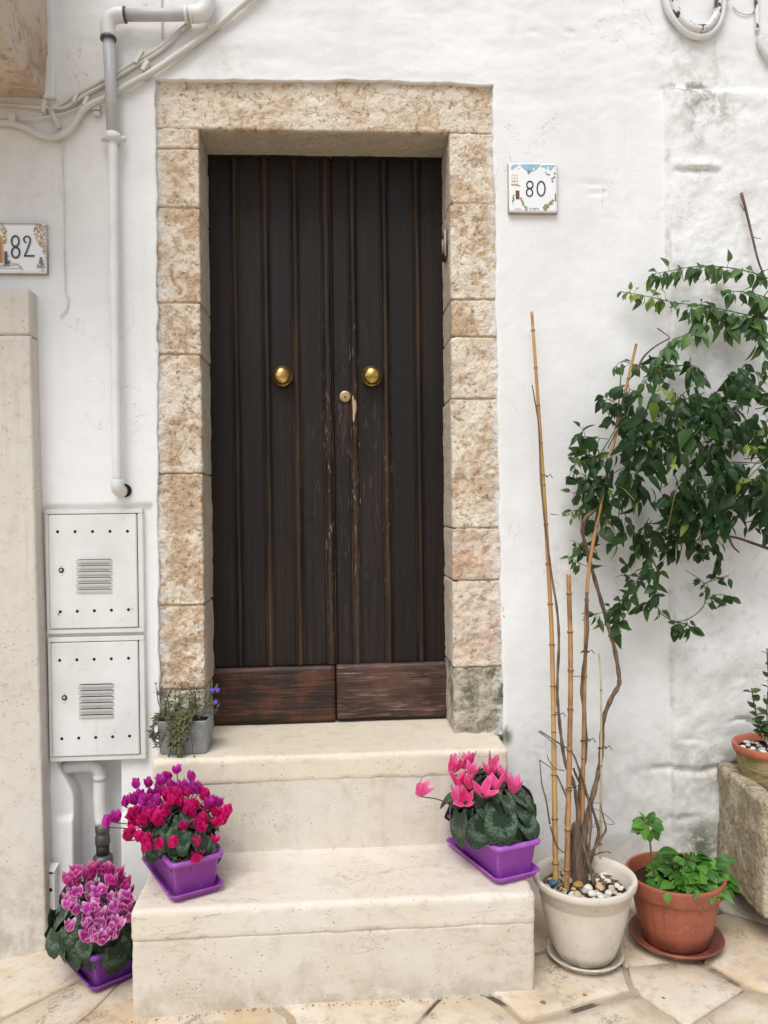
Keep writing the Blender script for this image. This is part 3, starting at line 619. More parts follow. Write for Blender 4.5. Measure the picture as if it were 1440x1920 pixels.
# ------------------------------------------------------------------ the double door
px2x = lambda p: W(p, 760, DY).x
zd0, zd1 = zt+0.002, W(600, 297, DY).z+0.02
zk = W(620, 1246, DY).z
gap = px2x(626)
leafL = MB().box((-0.455, DY+0.004, zd0), (gap-0.002, DY+0.04, zd1)).build('door_leaf', 'door_wood', house, smooth=False)
leafR = MB().box((gap-0.020, DY+0.041, zd0), (gap+0.02, DY+0.05, zd1)).box((gap+0.002, DY+0.004, zd0), (0.425, DY+0.04, zd1)).build('door_leaf', 'door_wood', house, smooth=False)
leafL['label'] = 'left leaf of the dark plank door with reddish kick board'; leafR['label'] = 'right leaf of the dark plank door with keyhole and greyed kick board'
planks = [(386, 437, leafL), (453, 494, leafL), (511, 549, leafL), (566, 606, leafL), (628, 656, leafR), (674, 716, leafR), (733, 777, leafR), (793, 836, leafR)]
for a, b, lf in planks:
    xa, xb = px2x(a), px2x(b)
    if a == 386: xa = -0.452
    if b == 836: xb = 0.424
    MB().box((xa+0.0015, DY-0.006, zk+0.002), (xb-0.0015, DY+0.006, zd1-0.02), bev=0.003).build('plank', 'door_wood', lf, smooth=False)
def batten(a, b, lf, proud=0.022):
    xa, xb = px2x(a), px2x(b); wv = xb-xa; prof = []
    for k in range(13):                                              # moulded section: groove, bead, groove
        u = k/12; hgt = 0.35+0.65*math.sin(math.pi*min(max((u-0.12)/0.76, 0), 1))**0.6 if 0.1 < u < 0.9 else 0.28
        prof.append((xa+wv*u, DY+0.004-proud*hgt))
    vs_ = []; 
    for zz in (zk+0.004, zd1-0.03):
        for p in prof: vs_.append((p[0], p[1], zz))
        vs_.append((xb, DY+0.006, zz)); vs_.append((xa, DY+0.006, zz))
    n = len(prof)+2; fs = [(k, (k+1) % n, n+(k+1) % n, n+k) for k in range(n)]+[tuple(range(n-1, -1, -1)), tuple(range(n, 2*n))]
    sharp(mesh('batten', vs_, fs, 'batten_wood', lf), 50)
for a, b, lf in [(437, 453, leafL), (494, 511, leafL), (549, 566, leafL), (606, 625.2, leafL), (656, 674, leafR), (716, 733, leafR), (777, 793, leafR)]: batten(a, b, lf)
MB().box((-0.452, DY-0.010, zd1-0.028), (gap-0.002, DY+0.004, zd1), bev=0.002).build('top_rail', 'door_wood', leafL, smooth=False)
MB().box((gap+0.002, DY-0.010, zd1-0.028), (0.424, DY+0.004, zd1), bev=0.002).build('top_rail', 'door_wood', leafR, smooth=False)
gk = W(630, 1300, DY).x
for xa, xb, lf, mt, dz in ((-0.450, gk-0.0025, leafL, 'kick_wood_red', 0), (gk+0.0025, 0.422, leafR, 'kick_wood_grey', 0.004)):
    rough_block('kick_board', (xa, DY-0.028, zd0+0.004+dz), (xb, DY+0.003, zk+dz), mt, lf, res=0.02, r=0.004, amp=0.0012, fs=30)
def knob(px, py, rpx, lf):
    p = W(px, py, DY-0.03); r_ = rpx/1500*2.9
    pr = [(0.0, 0.055), (r_*0.35, 0.0535), (r_*0.62, 0.049), (r_*0.80, 0.041), (r_*0.86, 0.033), (r_*0.80, 0.026), (r_*0.84, 0.0235), (r_*0.97, 0.021), (r_, 0.016), (r_*0.97, 0.011), (r_*0.80, 0.008), (r_*0.55, 0.006), (r_*0.5, 0.0), (r_*0.5, -0.004)]
    return MB().lathe(pr[::-1], (p.x, DY-0.006, p.z), 40, axis='Y').build('door_knob', 'brass', lf)
knob(529, 705, 19.5, leafL); knob(697, 705, 19.5, leafR)
p = W(647, 744, DY); lk = MB().lathe([(0.021, 0.0), (0.021, 0.006), (0.019, 0.008), (0.012, 0.0085), (0.0, 0.0088)], (p.x, DY-0.004, p.z), 28, axis='Y').build('keyhole_plate', 'brass_dull', leafR)
MB().box((p.x-0.0022, DY-0.0145, p.z-0.007), (p.x+0.0022, DY-0.0125, p.z+0.001)).build('keyhole', 'dark_hole', leafR, smooth=False)
p = W(664, 765, DY-0.02)
q = MB(); q.lathe([(0.0, 0.0026), (0.012, 0.0022), (0.014, 0.0)][::-1], (0, 0, 0), 14, axis='Y', wob=lambda a, z_: 1+0.3*math.sin(3*a+1))
q = q.build('wood_filler', 'bare_wood', leafR); q.location = (p.x, DY-0.0172, p.z); q.scale = (0.55, 1, 3.3)
# bell push on the right reveal
p0, p1 = W(838, 434, 0.09), W(838, 486, 0.09)
q = empty('doorbell', (0.40, 0.1, p1.z), 'small brown doorbell push on the right door reveal', 'doorbell')
bx_ = 0.4085
MB().box((-0.011, -0.035, 0), (0.010, 0.035, p0.z-p1.z), bev=0.004).build('plate', 'bell_dark', q).location = (bx_-0.40, 0, 0)
MB().box((-0.015, -0.018, 0.022), (-0.0112, 0.018, 0.07), bev=0.002).build('button', 'bell_plastic', q).location = (bx_-0.40, 0, 0)
MB().box((-0.013, -0.041, 0.004), (-0.006, -0.0352, p0.z-p1.z-0.004), bev=0.0015).build('trim', 'bell_plastic', q).location = (bx_-0.40, 0, 0)

# ------------------------------------------------------------------ stone steps
steps = empty('stone_steps', (-0.01, (y1+DY)/2, 0), 'two pale stone steps rising to the dark wooden door', 'steps')
def off(o): o.location = -steps.location; return o
off(rough_block('threshold_slab', (-0.575, y2, zt-0.085), (0.548, DY+0.03, zt), 'threshold_stone', steps, res=0.012, r=0.011, amp=0.0022, fs=18, amp2=0.003, fs2=4, chip=0.012))
off(rough_block('upper_riser', (-0.568, y2+0.003, z1-0.02), (0.540, DY, zt-0.064), 'step_stone', steps, res=0.012, r=0.003, amp=0.0014, fs=25, amp2=0.0015, fs2=4, chip=0.012))
off(rough_block('tread_slab', (-0.562, y1-0.006, z1-0.088), (0.545, y2+0.10, z1), 'slab_stone', steps, res=0.011, r=0.011, amp=0.0022, fs=18, amp2=0.003, fs2=5, chip=0.012))
off(rough_block('lower_riser', (-0.560, y1-0.0030, -0.08), (0.542, y2+0.05, z1-0.078), 'step_stone', steps, res=0.012, r=0.004, amp=0.0016, fs=22, amp2=0.002, fs2=4, chip=0.012))

# ------------------------------------------------------------------ neighbouring door jamb (left edge of the picture)
jamb = MB().box((-1.32, -0.055, -0.3), (-1.01, 0.01, W(30, 560, -0.05).z)).build('neighbour_door_jamb', 'mortar', house, smooth=False)
jamb['label'] = 'smooth pale stone jamb of the neighbouring door at the left'
jx = W(66, 1100, -0.07).x; jz = W(40, 628, -0.07).z; jt = W(40, 541, -0.07).z
def lean(Pn, a, b):
    Pn = Pn.copy(); Pn[:, 0] += np.where(Pn[:, 0] > (a[0]+b[0])/2, (1.6-Pn[:, 2])*0.010, 0); return Pn
rough_block('jamb_stone', (-1.34, -0.068, -0.12), (jx, 0.02, jz-0.0008), 'jamb_stone', jamb, res=(0.009, 0.009, 0.012), r=0.003, amp=0.0016, fs=12, amp2=0.002, fs2=3, warp=lean, chip=0.006)
rough_block('jamb_stone', (-1.95, -0.068, jz+0.0008), (jx, 0.02, jt), 'jamb_stone', jamb, res=(0.009, 0.009, 0.012), r=0.003, amp=0.0016, fs=12, amp2=0.002, fs2=3, warp=lean, chip=0.006)
# balcony bracket overhead
bz = W(50, 184, 0).z; bxr = W(104, 100, 0).x; bch = W(84, 184, 0).x; bz2 = W(104, 108, 0).z
bxs = W(91, 100, 0).x
prof = [(-1.9, bz), (bch-0.01, bz), (bch, bz+0.004), (bxs-0.004, bz2-0.01), (bxs, bz2), (bxs, 3.26), (-1.9, 3.26)]
vs_, fs = [], []; ns = 24
for k in range(ns+1):
    yy = 0.02-0.60*k/ns
    for (xx, zz) in prof:
        nn = fbm([[xx*3, yy*6, zz*6]], 2.0, 3)[0]*0.012*(1 if k else 0); vs_.append((xx+nn, yy, zz+nn))
m_ = len(prof)
for k in range(ns):
    for i in range(m_): fs.append((k*m_+i, (k+1)*m_+i, (k+1)*m_+(i+1) % m_, k*m_+(i+1) % m_))
fs.append(tuple(range(m_))); fs.append(tuple(ns*m_+i for i in range(m_-1, -1, -1)))
balc = sharp(mesh('balcony', vs_, fs, 'balcony_stone', house), 25); balc['label'] = 'weathered stone balcony bracket at the top left corner'
rough_block('plaster_fillet', (bxs-0.02, -0.011, bz-0.004), (bxr, 0.012, 3.26), 'plaster', balc, res=0.012, r=0.004, amp=0.004, fs=14)
rough_block('balcony_slab', (-2.4, -0.68, 3.262), (-0.88, 0.01, 3.40), 'balcony_stone', balc, res=0.06, r=0.015, amp=0.003, fs=8)

# ------------------------------------------------------------------ meter boxes
def meter_box(x0p, x1p, y0p, y1p, dpx, holes_top, holes_bot, vent, lockp, label):
    """frame outline and door outline in photograph pixels on the wall plane"""
    a = W(x0p, y1p, 0); b = W(x1p, y0p, 0)
    t_ = empty('meter_box', ((a.x+b.x)/2, 0, a.z), label, 'meter box', 'meter boxes beside the door'); L = t_.location
    sh = (W(x1p, y1p, 0).x-W(x1p, y0p, 0).x)*0
    fw = 0.016
    f = MB()
    f.box((a.x, -0.006, a.z), (b.x, 0.02, a.z+fw), bev=0.002).box((a.x, -0.006, b.z-fw), (b.x, 0.02, b.z), bev=0.002)
    f.box((a.x, -0.0055, a.z+fw), (a.x+fw*0.7, 0.02, b.z-fw), bev=0.002).box((b.x-fw*1.1, -0.0055, a.z+fw), (b.x, 0.02, b.z-fw), bev=0.002)
    f.box((a.x+fw*0.5, 0.008, a.z+fw*0.5), (b.x-fw*0.5, 0.016, b.z-fw*0.5), 1)
    fr = f.build('frame', ['frame_paint', 'dark_hole'], t_, smooth=False); fr.location = -L
    da = Vector((a.x+fw*0.7+0.0018, 0, a.z+fw+0.0018)); db = Vector((b.x-fw*1.1-0.0026, 0, b.z-fw-0.002))
    d = MB().box((da.x, -0.010, da.z), (db.x, 0.004, db.z), bev=0.0025).build('door_panel', 'box_paint', t_, smooth=False); d.location = -L
    def at_(px, py, y=-0.0105):
        p = W(px, py, y); return (p.x, y, p.z)
    for px, py in holes_top+holes_bot:
        MB().lathe([(0.0050, 0.0), (0.0050, 0.0009), (0.0, 0.0009)], at_(px, py, -0.0098), 14, axis='Y').build('vent_hole', 'dark_hole', d)
    x0, x1, ya, yb, n = vent
    for k in range(n):
        pz = ya+(yb-ya)*k/(n-1); pa = W(x0, pz, -0.012); pb = W(x1, pz+(x1-x0)*-0.02, -0.012); wd = pb.x-pa.x; hh = 0.0125
        vs_ = []; nn = 14                                           # pressed louvre: half-open hood, mouth at the top
        for i in range(nn+1):
            u = i/nn; e = min(1, min(u, 1-u)/0.10); e = math.sqrt(max(0, 1-(1-e)**2)); xx = pa.x+wd*u; zc = pa.z
            vs_ += [(xx, -0.0102, zc+hh*(0.15+0.40*e)), (xx, -0.0102-0.0075*e, zc+hh*(0.10+0.30*e)), (xx, -0.0102-0.0058*e, zc-hh*0.2), (xx, -0.0101, zc-hh*0.75)]
        fs = []
        for i in range(nn):
            for j in range(3): fs.append((i*4+j, i*4+j+1, (i+1)*4+j+1, (i+1)*4+j))
        fm = [1 if j == 0 else 0 for i in range(nn) for j in range(3)]
        sharp(mesh('louvre', vs_, fs, None, d, True, ['box_paint', 'dark_hole'], fm), 40)
    MB().lathe([(0.0088, 0.0), (0.0088, 0.002), (0.0075, 0.0035), (0.0062, 0.0035)], at_(*lockp, -0.0100), 20, m=0, axis='Y').lathe([(0.0045, 0.0), (0.0045, 0.005), (0.0, 0.0055)], at_(*lockp, -0.0100), 16, m=1, axis='Y').build('lock', ['rubber', 'zinc_pipe'], d)
    for dz in (-0.016, 0.016): MB().lathe([(0.0035, 0.0), (0.003, 0.0015), (0.0, 0.002)], tuple(Vector(at_(*lockp, -0.0099))+Vector((0, 0, dz))), 10, axis='Y').build('rivet', 'box_paint', d)
    return t_
def row(x0, y0, x1, y1): return [(x0+(x1-x0)*k/4, y0+(y1-y0)*k/4) for k in range(5)]
meter_box(89, 268, 953, 1189, 0, row(108, 997, 239, 996), row(113, 1147, 241, 1143), (142, 211, 1053, 1109, 6), (115, 1069), 'white metal meter box under the pipe end, upper of two')
meter_box(94, 271, 1191, 1428, 0, row(112, 1238, 241, 1234), row(116, 1385, 243, 1380), (147, 214, 1287, 1344, 6), (121, 1308), 'white metal meter box above the pipe niche, lower of two')

# ------------------------------------------------------------------ pipes and cables
def wp(pts, y): return [W(px, py, y) for px, py in pts]
dp = empty('downpipe', W(222, 915, 0), 'grey painted downpipe running down the wall left of the door', 'pipe'); L = dp.location
def seton(o, t_): o.location = -t_.location; return o
def pipe(name, mat, pts, rad, parent, seg=20, n=1): return seton(MB().tube(pts if n == 1 else crom(pts, n), rad, seg).build(name, mat, parent), parent)
yp = -0.045
pipe('upper_pipe', 'zinc_pipe', wp([(203, 62), (207, 150), (211, 250)], yp), 0.0186, dp)
pipe('lower_pipe', 'pipe_paint', wp([(211, 245), (213, 420), (216, 650), (219, 840), (220, 905)], -0.040), 0.0155, dp, n=4)
pipe('elbow', 'pipe_paint', wp([(203, 62), (202, 46), (206, 33), (217, 28), (232, 27)], yp), [0.0235, 0.0235, 0.0245, 0.0235, 0.0235], dp, n=5) if False else seton(MB().tube(crom(wp([(203, 70), (202, 50), (206, 36), (218, 29), (234, 28)], yp), 5), 0.0245, 20).build('elbow', 'pipe_paint', dp), dp)
pipe('cross_pipe', 'zinc_pipe', wp([(225, 28), (300, 28), (368, 27)], yp), 0.0195, dp)
q = MB(); q.tube(wp([(346, 27), (352, 27)], yp), 0.026, 20).tube(wp([(356, 27), (361, 27)], yp), 0.0265, 20); seton(q.build('collar', 'pipe_paint', dp), dp)
q = MB(); q.tube(crom(wp([(360, 27), (378, 24), (386, 10), (387, -30)], yp), 6), 0.027, 20); seton(q.build('elbow', 'pipe_paint', dp), dp)
q = MB(); q.tube(wp([(233, 28), (236, 28)], yp), 0.0255, 20).tube(wp([(203, 71), (203.2, 75)], yp), 0.0255, 20); seton(q.build('joint_ring', 'valve_metal', dp), dp)
q = MB(); b0 = W(211, 256, -0.04); q.tube(wp([(211, 250), (211.3, 264)], -0.042), 0.0235, 20)
q.box((b0.x-0.040, -0.028, b0.z-0.012), (b0.x+0.040, -0.022, b0.z+0.010), bev=0.002)
for s_ in (-1, 1): q.lathe([(0.006, 0.0), (0.005, 0.003), (0, 0.004)], (b0.x+s_*0.033, -0.028, b0.z), 10, axis='Y')
q.box((b0.x-0.01, -0.03, b0.z-0.01), (b0.x+0.01, 0.004, b0.z+0.008)); seton(q.build('bracket', 'pipe_paint', dp), dp)
q = MB(); e0 = W(220, 900, -0.040); q.tube(crom([e0, e0+Vector((0, 0.0, -0.02)), e0+Vector((0.002, 0.015, -0.034)), e0+Vector((0.004, 0.06, -0.036))], 6), 0.0215, 20); seton(q.build('elbow', 'pipe_paint', dp), dp)
q = MB().lathe([(0.022, 0), (0.022, 0.0025), (0.0, 0.0025)], (e0.x+0.015, -0.005, e0.z-0.034), 24, axis='Y'); seton(q.build('wall_hole', 'dark_hole', dp), dp)

def cable(name, pts, y, rad, mat, label, cat='cable', group=None, seg=10, n=7, clips=(), clipmat=None, parts=()):
    t_ = empty(name, W(*pts[0], y if not hasattr(y, '__len__') else y[0]), label, cat, group)
    ys_ = y if hasattr(y, '__len__') else [y]*len(pts)
    P_ = crom([W(px, py, yy) for (px, py), yy in zip(pts, ys_)], n)
    rr = [rad*(1+0.10*float(fbm([[p_.x, p_.y, p_.z]], 25, 2)[0])) for p_ in P_]
    seton(MB().tube(P_, rr, seg).build('sheath', mat, t_), t_)
    for (cx, cy, ang, wd, ln) in clips:
        c_ = W(cx, cy, 0); q = MB().box((-wd*0.6, -rad*1.6-0.012, -ln), (wd*0.6, 0.004, ln), bev=0.0012).build('clip', clipmat or mat, t_, smooth=False); q.location = c_-t_.location; q.rotation_euler = (0, R(ang), 0)
    return t_
cable('conduit', [(500, -28), (455, 8), (420, 38), (385, 65), (340, 98), (290, 132), (240, 160), (200, 183), (172, 195), (155, 208), (140, 232), (122, 250), (100, 258), (72, 252), (45, 238), (20, 231), (0, 230), (-60, 232)], -0.018, 0.0105, 'cable_paint', 'white painted round conduit running diagonally above the door and looping left', 'conduit',
      clips=[(398, 55, 36, 0.012, 0.018), (275, 130, 30, 0.012, 0.018), (28, 228, 5, 0.018, 0.014), (165, 196, 25, 0.010, 0.016)])
# flat trunking: two thin painted cables side by side, slightly sagging
cable('trunking_cable', [(352, 45), (300, 88), (250, 117), (200, 147), (150, 172), (118, 191), (96, 204)], -0.012, 0.0075, 'cable_paint', 'upper of two thin painted cables under the grey pipe, ending near the bracket', seg=8, clips=[(350, 55, 35, 0.008, 0.022), (263, 112, 30, 0.010, 0.024), (145, 188, 20, 0.010, 0.018)])
cable('trunking_cable', [(338, 62), (300, 96), (250, 126), (200, 156), (160, 178), (125, 200), (100, 203), (60, 200), (20, 197), (-40, 195)], -0.011, 0.0058, 'cable_paint', 'lower of two thin painted cables under the grey pipe, running on to the left edge', seg=8, clips=[(86, 203, 8, 0.012, 0.020)])
cable('wire', [(160, 197), (135, 208), (105, 216), (70, 222), (30, 226)], -0.016, 0.0032, 'wire_paint', 'thin pale wire stretched under the stone bracket', 'wire', seg=6)
q = MB(); pA, pB = W(96, 208, 0), W(116, 246, 0); q.tube([pA+Vector((0, -.014, 0)), pB+Vector((0, -.022, 0))], 0.009, 6); tag(q.build('strap', 'cable_paint'), 'short white strap hanging from the cables to the conduit loop', 'strap')
cable('wire', [(118, 262), (117, 300), (120, 380), (120, 460), (122, 520), (122, 546), (128, 562), (124, 580), (113, 593)], -0.006, 0.0022, 'wire_paint', 'thin loose wire hanging down the wall beside tile 82', 'wire', seg=6)
cable('wire', [(303, -20), (303, 30), (304, 72)], -0.006, 0.0026, 'wire_paint', 'thin wire dropping behind the grey cross pipe', 'wire', seg=6)
q = MB(); c0 = W(183, 210, 0); q.box((c0.x-0.012, -0.016, c0.z+0.001), (c0.x+0.012, 0.004, c0.z+0.021), bev=0.002).box((c0.x-0.010, -0.013, c0.z-0.018), (c0.x+0.011, 0.004, c0.z-0.001), bev=0.002)
tag(q.build('cable_clip', 'cable_paint', smooth=False), 'two small white cable clips beside the grey downpipe', 'clip')
cable('conduit_loop', [(1243, -40), (1250, 8), (1262, 34), (1282, 56), (1306, 68), (1330, 64), (1348, 44), (1356, 15), (1358, -40)], -0.018, 0.0115, 'pipe_paint', 'outer white cable of the hanging loop at the top right', 'cable', 'cable loop at the top right',
      clips=[(1264, 30, 40, 0.022, 0.005), (1302, 62, 5, 0.010, 0.016), (1352, 3, 90, 0.008, 0.02)])
cable('conduit_loop', [(1256, -40), (1262, 2), (1272, 26), (1288, 45), (1306, 53), (1324, 51), (1339, 36), (1346, 12), (1349, -40)], -0.028, 0.0125, 'chipped_paint', 'inner chipped cable of the hanging loop at the top right', 'cable', 'cable loop at the top right')
cable('corner_cable', [(1418, -40), (1419, 10), (1420, 40), (1420, 58)], -0.012, 0.0075, 'chipped_paint', 'short chipped cable at the top right corner', 'cable', seg=8)
cable('corner_cable', [(1425, 70), (1428, 84), (1436, 98), (1450, 112), (1490, 122)], -0.016, 0.012, 'pipe_paint', 'curved white cable entering from the right edge', 'cable', seg=10)
cable('wire', [(1374, 12), (1384, 22), (1400, 27), (1412, 22), (1416, 5)], -0.006, 0.002, 'wire_paint', 'thin looping wire at the top right', 'wire', seg=6)

# gas pipe and valve in the niche
gp = empty('gas_pipe', W(190, 1690, 0.05), 'white pipe with dark valve inside the niche under the meter boxes', 'pipe')
yq = 0.06
seton(MB().tube(crom(wp([(120, 1440), (150, 1436), (175, 1437), (186, 1447), (187, 1465), (187, 1500), (190, 1545)], yq), 6), 0.021, 18).build('pipe', 'pipe_paint', gp), gp)
seton(MB().tube(wp([(187, 1452), (187, 1462)], yq), 0.0235, 18).build('coupling', 'pipe_paint', gp), gp)
pz = W(192, 1545, yq)
prof = [(0.0195, 0.0), (0.024, -0.004), (0.024, -0.026), (0.020, -0.030), (0.022, -0.034), (0.0245, -0.045), (0.0245, -0.066), (0.021, -0.070)]
seton(MB().lathe(prof, pz, 20).build('valve', 'valve_metal', gp), gp)
seton(MB().lathe([(0.0215, -0.071), (0.0215, -0.100), (0.019, -0.102)], pz, 20).build('valve_collar', 'rubber', gp), gp)
seton(MB().lathe([(0.024, -0.103), (0.031, -0.108), (0.033, -0.118), (0.033, -0.136), (0.028, -0.145), (0.02, -0.15), (0.02, -0.40)], pz, 20).build('valve_base', 'valve_metal', gp), gp)
# white bracket strip by the neighbour's jamb
sa, sb = W(91, 1784, -0.02), W(104, 1632, -0.02)
q = empty('bracket_strip', (sa.x, -0.02, sa.z), 'upright white metal strip with two holes leaning by the neighbouring jamb', 'bracket')
fz = sb.z-sa.z
seton(MB().box((sa.x, -0.030, sa.z), (sb.x, -0.026, sb.z), bev=0.0008).box((sb.x-0.003, -0.0255, sa.z), (sb.x, 0.01, sb.z), bev=0.0008).build('strip', 'grey_wall_paint', q, smooth=False), q)
lip = MB().add([(sa.x, -0.030, sb.z+0.001), (sb.x, -0.030, sb.z+0.001), (sb.x+0.010, -0.012, sb.z+0.022), (sa.x+0.010, -0.012, sb.z+0.022)], [(0, 1, 2, 3)]).build('lip', 'grey_wall_paint', q, smooth=False); seton(lip, q)
for u in (0.19, 0.78): seton(MB().lathe([(0.006, 0), (0.006, 0.001), (0, 0.001)], ((sa.x+sb.x)/2, -0.0302, sa.z+fz*u), 14, axis='Y').build('hole', 'dark_hole', q), q)
seton(MB().box((sa.x+0.004, -0.0312, sb.z-0.006), (sb.x-0.004, -0.0303, sb.z-0.001)).build('slot', 'dark_hole', q, smooth=False), q)

# ------------------------------------------------------------------ painted house number tiles
def number_tile(name, label, x0p, x1p, y0p, y1p, crop, paint):
    """crop maps enlarged-photograph coordinates (u,v) to tile plane"""
    a = W(x0p, y1p, -0.016); b = W(x1p, y0p, -0.016); t_ = empty(name, ((a.x+b.x)/2, -0.008, a.z), label, 'house number', 'painted house number tiles')
    seton(MB().box((a.x, -0.014, a.z), (b.x, 0.004, b.z), bev=0.0012).build('tile_body', 'tile_body', t_, smooth=False), t_)
    q = rough_block('glaze', (a.x+0.0015, -0.0172, a.z+0.0015), (b.x-0.0015, -0.0135, b.z-0.0015), 'tile_glaze', t_, res=(0.01, 0.003, 0.01), r=0.0015, amp=0.0003, fs=60); seton(q, t_)
    yk = [-0.01775]
    def C(u, v_):
        p = W(*crop(u, v_), -0.0176); return (p.x, yk[0], p.z)
    mb = {}
    def mbm(m): return mb.setdefault(m, MB())
    def poly(m, pts): mbm(m).add([C(*p) for p in pts], [tuple(range(len(pts)))]); yk[0] -= 0.000012
    def stroke(m, pts, wd, closed=False):
        P_ = [Vector((p[0], p[1])) for p in pts]; n = len(P_); vs_ = []
        for i in range(n):
            d = (P_[(i+1) % n]-P_[i-1]) if closed else (P_[min(i+1, n-1)]-P_[max(i-1, 0)]); d.normalize(); nn = Vector((-d.y, d.x))*wd/2
            vs_ += [C(*(P_[i]+nn)), C(*(P_[i]-nn))]
        k = n if closed else n-1
        mbm(m).add(vs_, [(2*i, 2*i+1, 2*((i+1) % n)+1, 2*((i+1) % n)) for i in range(k)]); yk[0] -= 0.000012
    def ell(m, cx, cy, rx, ry, wd): stroke(m, [(cx+rx*math.cos(2*math.pi*k/28), cy+ry*math.sin(2*math.pi*k/28)) for k in range(28)], wd, True)
    def blob(m, cx, cy, r_): poly(m, [(cx+r_*rs.uniform(.7, 1.2)*math.cos(2*math.pi*k/9), cy+r_*rs.uniform(.7, 1.2)*math.sin(2*math.pi*k/9)) for k in range(9)])
    paint(poly, stroke, ell, blob, C)
    for m, q in mb.items():
        o = seton(q.build('painted_number' if m == 'ink' else 'painted_scene', m, t_, smooth=False), t_); o['kind'] = 'stuff'
    return t_
def paint80(poly, stroke, ell, blob, C):
    poly('paint_blue', [(345, 262), (462, 250), (400, 300), (345, 340)]); poly('paint_blue', [(505, 250), (835, 250), (760, 345), (745, 300), (705, 300), (690, 370), (620, 350), (560, 320)])
    poly('paint_blue', [(865, 262), (1090, 262), (1015, 350), (985, 345), (985, 285), (950, 285), (945, 340), (905, 310)])
    for s_ in ([(350, 350), (480, 256), (520, 290), (600, 350)], [(690, 375), (760, 345), (840, 258), (905, 312)], [(1008, 356), (1088, 264)], [(705, 370), (705, 297), (745, 297), (745, 350)], [(950, 340), (950, 280), (990, 280), (990, 345)]): stroke('paint_grey', s_, 7)
    for p in ((625, 360), (650, 375), (640, 400), (672, 370)): blob('paint_grey', *p, 20)
    for p in ((930, 385), (945, 420), (990, 430), (965, 425)): blob('paint_grey', *p, 14)
    for p in ((1080, 410), (1060, 480), (1035, 500), (1045, 540), (1075, 470)): blob('paint_mauve', *p, 18)
    blob('paint_grey', 473, 325, 9); blob('paint_grey', 856, 300, 9)
    stroke('paint_tan', [(357, 432), (452, 432), (452, 545), (357, 545)], 13, True); stroke('paint_tan', [(404, 432), (404, 545)], 9); stroke('paint_tan', [(357, 485), (452, 485)], 6)
    for k in range(9): blob('paint_olive' if k % 2 else 'paint_olive_light', 355+k*16, 590+(k % 3)*6+(12 if k > 6 else 0), 15)
    for k in range(4): blob('paint_olive', 360+k*30, 535, 9)
    poly('paint_brown', [(420, 693), (484, 698), (487, 842), (424, 838)]); poly('paint_red', [(1082, 742), (1104, 748), (1106, 880), (1084, 876)])
    for p in ((385, 780), (378, 815), (390, 845), (372, 870)): blob('paint_olive', *p, 17)
    for p in ((513, 830), (522, 865), (545, 900), (552, 935), (585, 970), (605, 990), (600, 1015)): blob('paint_olive', *p, 21); blob('paint_olive_light', p[0]+4, p[1]-4, 12)
    for p in ((1045, 865), (1025, 890), (1000, 915), (1030, 910), (960, 940), (925, 950), (900, 985), (940, 985), (965, 965), (925, 1015)): blob('paint_olive', *p, 24); blob('paint_olive_light', p[0]+4, p[1]-6, 13)
    stroke('paint_olive', [(375, 890), (375, 935)], 6)
    ell('ink', 660, 600, 52, 60, 21); ell('ink', 655, 728, 52, 64, 21); ell('ink', 850, 664, 66, 122, 22)
    # street name in tiny handwriting: Via Aprile
    S = lambda pts: stroke('ink', pts, 6)
    S([(648, 985), (656, 1012), (668, 984)]); S([(676, 1000), (676, 1012)]); S([(690, 1002), (682, 1006), (686, 1012), (693, 1008), (693, 1000), (696, 1012)])
    S([(712, 1014), (726, 982), (736, 1012)]); S([(718, 1002), (734, 1000)]); S([(744, 1028), (745, 1000), (754, 1000), (754, 1010), (746, 1010)]); S([(764, 1012), (764, 1000), (772, 1001)]); S([(780, 1001), (780, 1011)])
    S([(790, 984), (790, 1011)]); S([(798, 1006), (806, 1003), (803, 998), (798, 1004), (802, 1012), (812, 1009)])
    S([(405, 1005), (420, 1012), (435, 1004), (452, 1012), (470, 1006), (490, 1012), (512, 1008)])
number_tile('house_number_tile', 'painted ceramic tile with number 80 right of the door', 954, 1045, 306, 399, lambda u, v_: (920+u/9.0, 280+v_/9.0), paint80)
